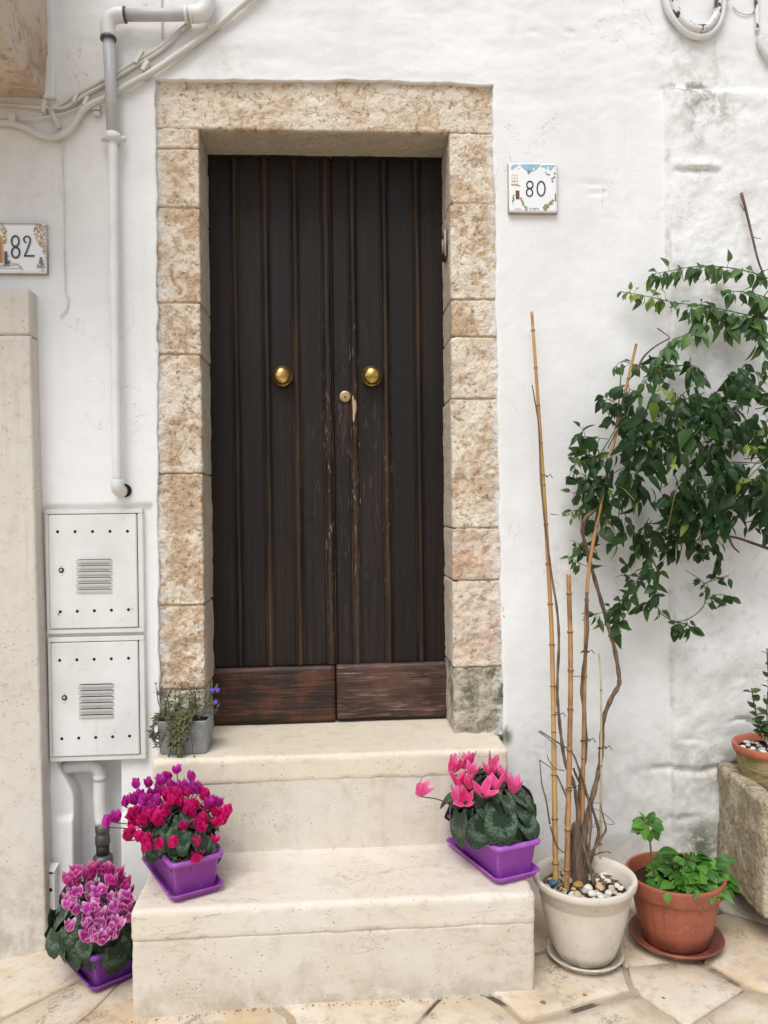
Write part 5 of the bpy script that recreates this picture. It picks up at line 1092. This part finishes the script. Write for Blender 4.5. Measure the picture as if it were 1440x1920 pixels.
o = mesh('leaves', rv, rf, None, vine, True, ['vine_leaf', 'vine_leaf_green', 'vine_leaf_young'], rm); o['kind'] = 'stuff'
inst('dry_leaf', leaf_mesh('dry_leaf', 'dry_leaf', 0.2, .7, .3, .5), vine, frame(W(1128, 1172, -.12)-VL, (-0.9, -.1, -.25), (0, -.6, .8), 0.034))

# bamboo canes
def cane(pts, r0, r1, nodes, mat, label):
    P_ = crom(S3(pts), 10); n = len(P_); base = P_[0]
    t_ = empty('bamboo_cane', base, label, 'cane', 'garden canes in the cream pot')
    Ls = [0.0]
    for i in range(1, n): Ls.append(Ls[-1]+(P_[i]-P_[i-1]).length)
    dense, rad = [], []; tot = Ls[-1]; k = 0; m_ = 170
    nd = [tot*(j+0.5)/nodes for j in range(nodes)]
    for i in range(m_+1):
        s_ = tot*i/m_
        while k < n-2 and Ls[k+1] < s_: k += 1
        u = (s_-Ls[k])/max(1e-6, Ls[k+1]-Ls[k]); dense.append(P_[k].lerp(P_[k+1], min(1, u))-base)
        dd = min(abs(s_-x_) for x_ in nd) if nd else 1; rad.append((r0+(r1-r0)*s_/tot)*(1+0.28*math.exp(-(dd/0.0045)**2)-0.10*math.exp(-((dd-0.010)/0.006)**2)))
    MB().tube(dense, rad, 10).build('culm', mat, t_)
    for x_ in nd:                                                      # dark scar ring at each node
        i = min(m_-1, max(1, int(round(x_/tot*m_)))); MB().tube([dense[i]-(dense[i+1]-dense[i]).normalized()*0.0016, dense[i]+(dense[i+1]-dense[i]).normalized()*0.0016], rad[i]*1.05, 10).build('node_ring', 'twig', t_)
    return t_
cane([(1042, 1662, -.34), (1036, 1250, -.22), (1030, 1098, -.17), (1018, 890, -.12), (1008, 740, -.08), (997, 585, -.05)], 0.0088, 0.0050, 14, 'bamboo', 'tallest golden bamboo cane, standing furthest left in the cream pot')
cane([(1062, 1672, -.36), (1067, 1450, -.32), (1070, 1250, -.28), (1066, 1077, -.25)], 0.0086, 0.0072, 8, 'bamboo_brown', 'thick short mottled bamboo cane with a cut flat top in the cream pot')
cane([(1090, 1650, -.29), (1094, 1400, -.24), (1097, 1250, -.20), (1103, 1080, -.16), (1128, 940, -.15), (1160, 790, -.14), (1193, 645, -.12)], 0.0072, 0.0045, 7, 'bamboo_brown', 'reddish bamboo cane leaning right into the climber')
cane([(1126, 1655, -.27), (1127, 1450, -.22), (1127, 1290, -.19), (1123, 1225, -.17)], 0.0050, 0.0026, 3, 'bamboo_pale', 'thin pale cane at the right of the cream pot')
def tie(px, py, y, rad, label):
    c_ = W(px, py, y); q = MB(); pts = [c_+Vector((rad*math.cos(a), rad*math.sin(a), 0.004*math.sin(a*1.7))) for a in np.linspace(0, 6.6, 18)]; pts += [pts[-1]+Vector((0.012, -0.006, 0.010)), pts[-1]+Vector((0.018, -0.008, -0.002))]
    tag(q.tube(pts, 0.0016, 5).build('wire_tie', 'tie_wire'), label, 'tie', 'green wire ties on the canes')
tie(1019, 893, -.125, 0.011, 'dark green wire tie high on the tallest cane'); tie(1041, 1340, -.245, 0.013, 'dark green wire tie halfway up the tallest cane'); tie(1070, 1476, -.325, 0.013, 'dark green wire tie on the short mottled cane')
tie(1096, 1222, -.20, 0.012, 'dark green wire tie on the reddish cane, upper of two'); tie(1097, 1388, -.235, 0.014, 'dark green wire tie on the reddish cane, lower of two'); tie(1129, 1402, -.205, 0.012, 'dark green wire tie joining the thin pale cane to the vine')
q = MB().tube(crom(S3([(1112, 1515, -.27), (1124, 1520, -.28), (1138, 1530, -.29), (1152, 1544, -.29), (1140, 1545, -.29), (1122, 1540, -.28), (1108, 1552, -.28), (1120, 1548, -.27)]), 6), 0.0012, 5)
tag(q.build('thread', 'thread_teal'), 'loose teal thread tangled on the thin pale cane', 'thread')

# pebbles
pm = {}
for i, m in enumerate(('pebble_white', 'pebble_grey', 'pebble_tan', 'pebble_blue', 'pebble_amber')):
    bm = bmesh.new(); bmesh.ops.create_icosphere(bm, subdivisions=2, radius=1)
    for v_ in bm.verts: v_.co *= 1+0.42*float(fbm([[v_.co.x+i*3, v_.co.y, v_.co.z]], 1.5, 2)[0])
    me = bpy.data.meshes.new('pebble'); bm.to_mesh(me); bm.free(); me.materials.append(MAT[m]); me.polygons.foreach_set('use_smooth', [True]*len(me.polygons)); pm[m] = me
pl_ = []
def pebbles(c, rmax, z_, num, smin, smax, group, label, rnd_, bias=None, kinds=('pebble_white',)*5+('pebble_grey',)*3+('pebble_tan',)*2):
    tries = 0; got = []
    while len(got) < num and tries < 4000:
        tries += 1; a = rnd_.uniform(0, 2*math.pi); r_ = rmax*math.sqrt(rnd_.random()); s_ = rnd_.uniform(smin, smax)
        x_, y_ = r_*math.cos(a), r_*math.sin(a)
        if bias and not bias(x_, y_): continue
        if any((x_-g[0])**2+(y_-g[1])**2 < (0.80*(s_+g[2]))**2 for g in got): continue
        got.append((x_, y_, s_))
        kk = rnd_.choice(kinds); o_ = bpy.data.objects.new('pebble', pm[kk]); col.objects.link(o_); o_.location = c+Vector((x_, y_, z_+s_*0.38)); o_.scale = (s_*rnd_.uniform(1, 1.35), s_, s_*rnd_.uniform(.6, .8)); o_.rotation_euler = (rnd_.uniform(-.4, .4), rnd_.uniform(-.4, .4), rnd_.uniform(0, 6.28)); tag(o_, label % {'pebble_white': 'white', 'pebble_grey': 'grey', 'pebble_tan': 'tan'}[kk], 'pebble', {'pebble_white': 'white', 'pebble_grey': 'grey', 'pebble_tan': 'tan'}[kk]+' '+group)
    return got
rp = random.Random(11)
pebbles(CP, 0.116, 0.203, 62, 0.0085, 0.0165, 'pebbles in the cream pot', 'smooth %s pebble lying on the soil of the cream pot', rp, lambda x_, y_: (x_ < 0.1 and y_ < 0.02) or rp.random() < 0.45)
pebbles(Vector((KP.x, KP.y, KP.z)), 0.098, kz-0.024, 40, 0.006, 0.012, 'pebbles in the ribbed pot', 'small %s pebble lying on the soil of the mossy ribbed pot', rp)
for px, py, m, lb in ((1038, 1655, 'pebble_blue', 'dark blue glass pebble at the left of the cream pot'), (1083, 1659, 'pebble_amber', 'amber pebble in front of the vine foot')):
    g = G(px, py, 0.218); o_ = bpy.data.objects.new('pebble', pm[m]); col.objects.link(o_); o_.location = g; o_.scale = (0.017, 0.014, 0.010); tag(o_, lb, 'pebble')
# bark chips at the back of the cream pot
q = MB()
for k in range(70):
    a = rnd.uniform(0.15, math.pi-0.1) if rnd.random() < .7 else rnd.uniform(2.4, 4.0); r_ = 0.116*math.sqrt(rnd.uniform(.2, 1)); c_ = Vector((r_*math.cos(a), r_*math.sin(a), 0.210+rnd.uniform(0, .008))); d = jit((0, 0, 0), 1); d.z *= 0.25; d = d.normalized()*rnd.uniform(.008, .018)
    q.tube([c_-d, c_, c_+d], [0.002, 0.0034, 0.002], 5)
o = q.build('bark_chips', 'chip_bark'); o.location = CP; tag(o, 'brown bark chips scattered at the back of the cream pot', 'bark chips', kind='stuff')

# ------------------------------------------------------------------ cyclamens
cyl = [leaf_mesh('cyclamen_leaf', 'cyclamen_leaf', 0.47, 0.62, c_, f_, n=8, heart=0.72, wave=w_, seed=i) for i, (c_, f_, w_) in enumerate([(0.16, 0.12, 0.05), (0.28, 0.05, 0.07), (0.10, 0.20, 0.06), (0.36, -0.05, 0.08)])]
def flower_mesh(name, mat, openness, plen, pwid, seed, npet=5):
    rr = random.Random(seed); vs_, fs, uvs = [], [], []; nu, nv = 4, 5
    for k in range(npet):
        a = 2*math.pi*k/npet+rr.uniform(-.25, .25); ln = plen*rr.uniform(.85, 1.12); tw = rr.uniform(-.3, .3)+0.15; op = openness*rr.uniform(.55, 1.35); b = len(vs_)
        for i in range(nv+1):
            t_ = i/nv; wv = pwid*(0.30+0.95*math.sin(math.pi*min(1, 0.12+0.80*t_))**1.0)*(1 if t_ < 0.9 else 0.72)
            r_ = 0.14+op*0.55*t_**1.15; z_ = -0.10+ln*t_-0.10*math.sin(math.pi*t_); zz = z_ if t_ > 0 else -0.16
            for j in range(nu+1):
                u = j/nu-0.5; aa = a+tw*t_; cx, cy = math.cos(aa), math.sin(aa)
                rr_ = r_-0.22*(u*2)**2*wv+0.04*math.sin(t_*6+j*2+k); vs_.append((rr_*cx-u*2*wv*cy, rr_*cy+u*2*wv*cx, zz-0.10*(u*2)**2*t_)); uvs.append((j/nu, t_))
        for i in range(nv):
            for j in range(nu): fs.append((b+i*(nu+1)+j, b+i*(nu+1)+j+1, b+(i+1)*(nu+1)+j+1, b+(i+1)*(nu+1)+j))
    me = bpy.data.meshes.new(name); me.from_pydata(vs_, [], fs); me.materials.append(MAT[mat]); ul = me.uv_layers.new(name='UVMap')
    for lp in me.loops: ul.data[lp.index].uv = uvs[lp.vertex_index]
    me.polygons.foreach_set('use_smooth', [True]*len(me.polygons)); me.update(); return me
FM = {m: [flower_mesh('flower', m, op, ln, wd, i+hash_) for i, (op, ln, wd) in enumerate(sp)] for hash_, (m, sp) in enumerate({
    'petal_magenta': [(0.42, 1.0, 0.36), (0.55, 0.95, 0.40), (0.32, 1.05, 0.34), (0.7, 0.85, 0.38)], 'petal_cerise': [(0.50, 0.95, 0.40), (0.65, 0.85, 0.42), (0.40, 1.0, 0.38), (0.85, 0.75, 0.36)],
    'petal_edged': [(0.75, 1.0, 0.31), (0.95, 0.9, 0.33), (0.6, 1.05, 0.31)], 'petal_edged_deep': [(0.65, 0.95, 0.32), (0.85, 0.9, 0.33)], 'petal_pink': [(0.55, 1.1, 0.23), (0.85, 1.0, 0.25), (1.15, 0.9, 0.22), (0.65, 1.05, 0.26)]}.items())}
def cyclamen(pl, zsoil, label, nleaf, lsize, leaf_h, flowers, fsize, lrad, seed, kindf, phmax=104, zb=0.026):
    """flowers: (pixel x, pixel y, depth along the planter axis) placed in 3-D above the planter"""
    rr = random.Random(seed); c = pl.location+Vector((0, 0, zsoil)); ang = pl.rotation_euler.z
    t_ = empty('cyclamen_plant', c, label, 'plant', 'cyclamens in purple planters'); u = Vector((math.cos(ang), math.sin(ang), 0)); v_ = Vector((-u.y, u.x, 0)); st_ = MB()
    for k in range(nleaf):
        th = 2*math.pi*(k*0.618+rr.uniform(-.05, .05)); ph = math.acos(1-(k+0.5)/nleaf*(1-math.cos(R(phmax)))); ph = max(R(12), ph+rr.uniform(-.12, .12)); shell = rr.uniform(.86, 1.06)
        dn = Vector(u*(math.sin(ph)*math.cos(th)))+v_*(math.sin(ph)*math.sin(th)); tg = Vector(u*(math.cos(ph)*math.cos(th)))+v_*(math.cos(ph)*math.sin(th))
        p = (u*(lrad[0]*math.sin(ph)*math.cos(th))+v_*(lrad[1]*math.sin(ph)*math.sin(th)))*shell+Vector((0, 0, zb+leaf_h*math.cos(ph)*shell)); out = Vector((dn.x, dn.y, 0)); out = out.normalized() if out.length > 1e-3 else u
        tip = tg+Vector((0, 0, -math.sin(ph)-0.05))+out*0.35+Vector((rr.gauss(0, .20), rr.gauss(0, .20), rr.gauss(0, .12))); nrm = dn+Vector((0, 0, math.cos(ph)+.35))+Vector((rr.gauss(0, .22), rr.gauss(0, .22), rr.gauss(0, .1)))
        s_ = lsize*rr.uniform(.72, 1.2); b = p-tip.normalized()*s_*0.40; inst('leaf', rr.choice(cyl), t_, frame(b, tip, nrm, s_, rr.uniform(.95, 1.15)))
        b = b+tip.normalized()*s_*.12; m_ = b*0.5; m_.z = max(b.z, .03)*0.7+.01; st_.tube([Vector((p.x*.15, p.y*.15, -0.005)), m_, b], 0.0017, 5)
    st_.build('leaf_stalks', 'red_stem', t_)['kind'] = 'stuff'
    for (px, py, yy, hang) in flowers:
        p = W(px, py, yy)-c; s_ = fsize*rr.uniform(.85, 1.15); m = kindf(px, py, rr)
        out = Vector((p.x, p.y, 0)); out = out.normalized() if out.length > 1e-3 else Vector((0, -1, 0))
        up = Vector((rr.gauss(0, .22), rr.gauss(0, .22), 1))+out*hang
        fm4 = frame(p, Vector((rr.gauss(0, 1), rr.gauss(0, 1), 0.01)), up, s_); f = inst('flower', rr.choice(FM[m]), t_, fm4)
        base = Vector((p.x*.12, p.y*.12, 0)); mid_ = Vector((p.x*.62, p.y*.62, max(0.02, p.z*0.72))); nk = p+Vector((0, 0, -0.06*s_/0.03*0.1))
        sm = MB().tube([q__ for q__ in crom([base, mid_, nk], 5)], 0.0016, 5); so = sm.build('flower_stem', 'red_stem', None); so.parent = f; so.matrix_parent_inverse = fm4.inverted()
    return t_
rf_ = random.Random(5)
FA = [(332, 1447, -.25, 0), (315, 1460, -.25, 0), (360, 1462, -.27, 0), (303, 1468, -.26, 0), (256, 1475, -.27, -.1), (278, 1473, -.25, 0), (262, 1492, -.29, 0), (283, 1490, -.28, 0), (325, 1478, -.28, 0), (297, 1488, -.27, 0), (310, 1494, -.3, 0), (330, 1492, -.32, 0), (345, 1482, -.28, 0), (355, 1487, -.3, 0), (371, 1485, -.3, 0), (384, 1497, -.31, 0), (398, 1508, -.33, 0), (410, 1510, -.33, 0), (421, 1530, -.36, .2), (404, 1527, -.36, .1), (393, 1515, -.35, 0), (234, 1509, -.30, -.3), (251, 1503, -.31, 0), (268, 1510, -.33, 0), (285, 1508, -.34, 0), (293, 1508, -.35, 0), (272, 1522, -.35, 0), (256, 1525, -.36, 0), (244, 1535, -.37, 0), (248, 1548, -.38, .1), (268, 1545, -.39, 0), (262, 1533, -.37, 0), (280, 1535, -.39, 0), (290, 1530, -.38, 0), (304, 1533, -.40, 0), (298, 1544, -.41, 0), (312, 1527, -.36, 0), (358, 1510, -.34, 0), (352, 1522, -.37, 0), (366, 1515, -.34, 0), (348, 1549, -.40, .2), (370, 1548, -.40, .2), (380, 1540, -.38, .1), (376, 1556, -.41, .2), (246, 1565, -.40, .2), (262, 1573, -.42, .3), (274, 1580, -.43, .3), (298, 1588, -.44, .5), (274, 1592, -.45, .5), (325, 1585, -.43, .6), (369, 1583, -.42, .5), (400, 1577, -.38, .4), (372, 1600, -.43, 1.2), (368, 1613, -.44, 1.4), (335, 1496, -.33, 0), (322, 1505, -.34, 0), (339, 1508, -.33, 0), (200, 1547, -.34, -.5), (216, 1538, -.34, -.4), (317, 1490, -.3, 0), (283, 1520, -.37, 0), (415, 1542, -.37, .2), (408, 1545, -.38, .2)]
def kA(px, py, rr): return 'petal_magenta' if (py < 1486 or px < 236 or (px < 300 and py < 1528) or (px > 385 and py < 1512)) and rr.random() < 0.95 else 'petal_cerise'
cyclamen(plA, 0.09, 'magenta and crimson cyclamen in the planter on the lower step at the left', 74, 0.052, 0.088, [(q_[0], q_[1], q_[2]-(.035 if q_[1] > 1555 else .01), q_[3]) for q_ in FA]+[(q_[0]+rf_.uniform(-9, 9), q_[1]+rf_.uniform(-8, 8), q_[2]-.012, q_[3]) for q_ in FA[8:50:2]], 0.0300, (0.152, 0.106), 21, kA)
FB = []
for k in range(50):
    v_ = k/49; row_ = 1640+v_*125; half = 62*math.sin(math.pi*min(1, 0.25+0.62*v_)); FB.append((186+rf_.uniform(-1, 1)*half, row_+rf_.uniform(-6, 6), -0.26-0.20*v_+rf_.uniform(-.02, .02), 0.1+0.5*v_))
FB += [(140, 1652, -.30, 0), (163, 1640, -.28, 0), (130, 1742, -.44, .4), (176, 1762, -.46, .7), (213, 1742, -.44, .4), (232, 1702, -.38, .3), (240, 1690, -.36, .2), (205, 1640, -.27, 0), (222, 1645, -.27, 0), (190, 1635, -.26, 0)]
def kB(px, py, rr): return 'petal_edged_deep' if py < 1668 or (px > 215 and py < 1690) else 'petal_edged'
cyclamen(plB, 0.09, 'pink cyclamen with white edged petals in the planter on the paving', 60, 0.080, 0.085, FB, 0.036, (0.186, 0.128), 33, kB, 110, 0.022)
FC = [(785, 1487, -.36, -.5), (848, 1443, -.33, -.2), (870, 1438, -.31, 0), (880, 1432, -.30, 0), (884, 1452, -.36, 0), (922, 1438, -.32, .1), (920, 1450, -.35, .2), (945, 1462, -.36, .2), (930, 1476, -.39, .3), (962, 1482, -.37, .3), (860, 1470, -.39, -.2), (880, 1474, -.40, .1), (855, 1498, -.43, .2), (872, 1502, -.43, .5), (905, 1488, -.41, .8)]
cyclamen(plC, 0.09, 'pale pink cyclamen with marbled leaves in the planter at the right', 46, 0.084, 0.140, FC, 0.041, (0.150, 0.122), 46, lambda px, py, rr: 'petal_pink', 96, 0.034)

# ------------------------------------------------------------------ lobelia in the zinc pot
lob = empty('lobelia_plant', zc+Vector((0, 0, 0.1)), 'straggly half dry lobelia with violet blooms in the zinc pot', 'plant'); LL = lob.location
ll = MB(); ls = MB(); rl = random.Random(9)
lobe_m = leaf_mesh('lobelia_leaf', 'lobelia_leaf', 0.16, .8, .3, .2, n=3)
strands = []
for k in range(30):                                                    # hanging mat over the front
    x0 = W(338+rl.gauss(0, 13), 1345, zc.y-0.07); e = W(332+rl.gauss(0, 15), rl.uniform(1375, 1424), zc.y-0.085-rl.uniform(0, .02)); strands.append([Vector((x0.x+rl.gauss(0, .01), zc.y-.02, zt+.112)), Vector((x0.x, zc.y-.075, zt+.128)), Vector((x0.x*.4+e.x*.6, zc.y-.092, (x0.z+e.z)/2)), e])
for k in range(7):
    e = W(302+rl.gauss(0, 5), rl.uniform(1370, 1412), zc.y-.06); strands.append([Vector((zc.x-.04, zc.y-.02, zt+.11)), Vector((zc.x-.075, zc.y-.05, zt+.125)), Vector((zc.x-.098, zc.y-.06, zt+.07)), e])
for k in range(15):                                                    # upright tufts
    right = k % 2; bx = 325+rl.gauss(0, 12) if not right else 372+rl.gauss(0, 12); tpx = bx+rl.gauss(0, 14); b = W(bx, 1345, zc.y+rl.uniform(-.04, .03)); e = W(tpx, rl.uniform(1282, 1330), zc.y+rl.uniform(-.05, .02)); strands.append([b, b.lerp(e, .5)+jit((0, 0, 0), .006), e])
strands.append([W(378, 1340, zc.y-.02), W(392, 1305, zc.y-.03), W(404, 1294, zc.y-.035)]); strands.append([W(384, 1330, zc.y-.02), W(395, 1318, zc.y-.03), W(404, 1316, zc.y-.03)])
for s_ in strands:
    P_ = crom([p-LL for p in s_], 6); ls.tube(P_, 0.0011, 4)
    for i in range(1, len(P_)):
        for r_ in range(1 if rl.random() < .6 else 2):
            m4 = frame(P_[i], jit((P_[i]-P_[i-1]).normalized()*0.5, 0.6), jit((0, -.7, .6), .4), rl.uniform(.011, .024)); ll.add([m4 @ v_.co for v_ in lobe_m.vertices], [tuple(p_.vertices) for p_ in lobe_m.polygons])
ls.build('stems', 'twig', lob)['kind'] = 'stuff'; ll.build('leaves', 'lobelia_leaf', lob)['kind'] = 'stuff'
for px, py in ((397, 1293), (408, 1293), (404, 1316)):
    q = MB(); p = W(px, py, zc.y-.038)-LL
    for k in range(5):
        m4 = frame(p, (math.cos(k*1.26+.3), -.35, math.sin(k*1.26+.3)), (0, -1, .2), 0.0095, 1.6); q.add([m4 @ v_.co for v_ in lobe_m.vertices], [tuple(p_.vertices) for p_ in lobe_m.polygons])
    q.build('flower', 'lobelia_petal', lob)

# ------------------------------------------------------------------ herbs in the terracotta pot
herb = empty('herb_plant', TP+Vector((0, 0, 0.182)), 'bright green herbs filling the terracotta coloured pot', 'plant'); HL = herb.location
hl_ = [leaf_mesh('herb_leaf', 'herb_leaf', w_, .72, c_, f_, seed=i) for i, (w_, c_, f_) in enumerate([(0.36, .2, .2), (0.42, .35, .12), (0.32, .1, .3), (0.4, .5, .1)])]
hs_ = MB(); rh = random.Random(17)
def hleaf(p, tip, nrm, s_): inst('leaf', rh.choice(hl_), herb, frame(p-HL, tip, nrm, s_, rh.uniform(.9, 1.15)))
for k in range(200):
    a = rh.uniform(0, 6.28); q_ = math.sqrt(rh.random()); p = TP+Vector((0.035+0.098*q_*math.cos(a), -.01+0.105*q_*math.sin(a), 0.195+0.066*(1-q_**2)*rh.uniform(.5, 1.25)+rh.uniform(-.004, .012))); a += rh.gauss(0, .6)
    hleaf(p, (math.cos(a), math.sin(a)-.25, rh.uniform(-.4, .35)), jit((0, -.45, .9), .3), rh.uniform(.026, .052)); hs_.tube([Vector(((p.x-HL.x)*.6, (p.y-HL.y)*.6, 0)), p-HL], .0012, 4)
for px, py, s_ in ((1232, 1598, .07), (1260, 1605, .045), (1250, 1612, .04), (1270, 1612, .04), (1285, 1618, .04), (1345, 1612, .05), (1352, 1625, .055), (1360, 1642, .05), (1335, 1620, .05), (1330, 1632, .05), (1366, 1655, .045), (1249, 1684, .03), (1308, 1678, .03), (1225, 1652, .04)):
    p = W(px, py-10 if py > 1660 else py, TP.y-(.152 if py > 1660 else .03)); a = rh.uniform(0, 6.28); hleaf(p, (.4*math.cos(a)+(.5 if px > 1320 else 0), -.4, .2 if py < 1625 else -.6), jit((0, -.7, .6), .2), s_); hs_.tube([Vector(((p.x-HL.x)*.5, (p.y-HL.y)*.5, 0)), p-HL], .0014, 4)
P_ = crom(S3([(1230, 1650, TP.y-.02), (1222, 1620, TP.y-.02), (1220, 1590, TP.y-.02), (1216, 1560, TP.y-.02), (1213, 1535, TP.y-.02)]), 5); hs_.tube([p-HL for p in P_], .0028, 6)
hub = W(1213, 1545, TP.y-.02)
for k in range(24):
    q_ = rh.gauss(0, .6); d = Vector((q_, rh.uniform(-.8, .4), rh.uniform(-.9, .9))).normalized(); p = hub+d*rh.uniform(.006, .022)
    hs_.tube([hub-HL, p-HL], .0010, 4); hleaf(p, d+Vector((0, 0, -.55)), jit((0, -.6, .8), .3), rh.uniform(.030, .046))
hs_.build('stems', 'green_stem', herb)['kind'] = 'stuff'
for px, py in ((1300, 1690),): pass

# shrub in the ribbed pot
shr = empty('shrub', KP+Vector((0, 0, kz-0.024)), 'small round leaved shrub in the mossy ribbed pot at the right edge', 'plant'); SL = shr.location
sl_ = [leaf_mesh('shrub_leaf', 'shrub_leaf', w_, .7, c_, f_, seed=i) for i, (w_, c_, f_) in enumerate([(0.40, .2, .15), (0.44, .1, .25), (0.36, .35, .1)])]; ss = MB()
for pts in ([(1428, 1385), (1424, 1362), (1417, 1335), (1409, 1290)], [(1440, 1390), (1438, 1330), (1441, 1280), (1438, 1215)], [(1452, 1390), (1456, 1330), (1452, 1270)], [(1436, 1388), (1432, 1372), (1428, 1352)]):
    P_ = crom([W(px, py, KP.y-.01) for px, py in pts], 6); ss.tube([p-SL for p in P_], .0022, 6)
    for i in range(3, len(P_), 2):
        d = (P_[i]-P_[i-1]).normalized()
        for s_ in (-1, 1):
            a = i*1.1+(0 if s_ > 0 else math.pi); inst('leaf', rh.choice(sl_), shr, frame(P_[i]-SL, Vector((math.cos(a)*.9, math.sin(a)*.7-.25, .15))+d*.3, jit((0, -.4, .9), .2), rh.uniform(.024, .036)))
ss.build('stems', 'twig', shr)['kind'] = 'stuff'

# grit along the foot of the step and pots
q = MB(); rg_ = random.Random(4)
for k in range(260):
    if k % 3: x_, y_ = rg_.uniform(-0.56, 0.55), y1-0.010-abs(rg_.gauss(0, .010))
    else:
        a_ = rg_.uniform(0, 6.28); c_ = rg_.choice((CP, TP)); r_ = (.112 if c_ is CP else .137)+abs(rg_.gauss(0, .02)); x_, y_ = c_.x+r_*math.cos(a_), c_.y+r_*math.sin(a_)
    r_ = rg_.uniform(.0008, .0026); z_ = gzf(x_)+0.001; q.add([(x_-r_, y_-r_, z_), (x_+r_, y_-r_*.6, z_), (x_+r_*.3, y_+r_, z_), (x_, y_, z_+r_)], [(0, 1, 3), (1, 2, 3), (2, 0, 3)])
tag(q.build('grit', 'chip_bark', smooth=False), 'brown grit scattered along the foot of the steps and pots', 'grit', kind='stuff')
# small litter on the paving
for px, py, s_ in ((1012, 1878, .016), (1092, 1864, .009), (1240, 1870, .008)):
    g = G(px, py, 0.004); o_ = inst('fallen_leaf', leaf_mesh('fallen_leaf', 'dry_leaf', .28, .7, .2, .3, seed=px), None, frame(g, (1, -.5, .05), (0, 0, 1), s_*1.6)); tag(o_, {1012: 'dry brown leaf fallen beside the bottom step corner', 1092: 'tiny dry leaf on the paving below the cream pot', 1240: 'tiny dry leaf on the paving below the terracotta pot'}[px], 'leaf')
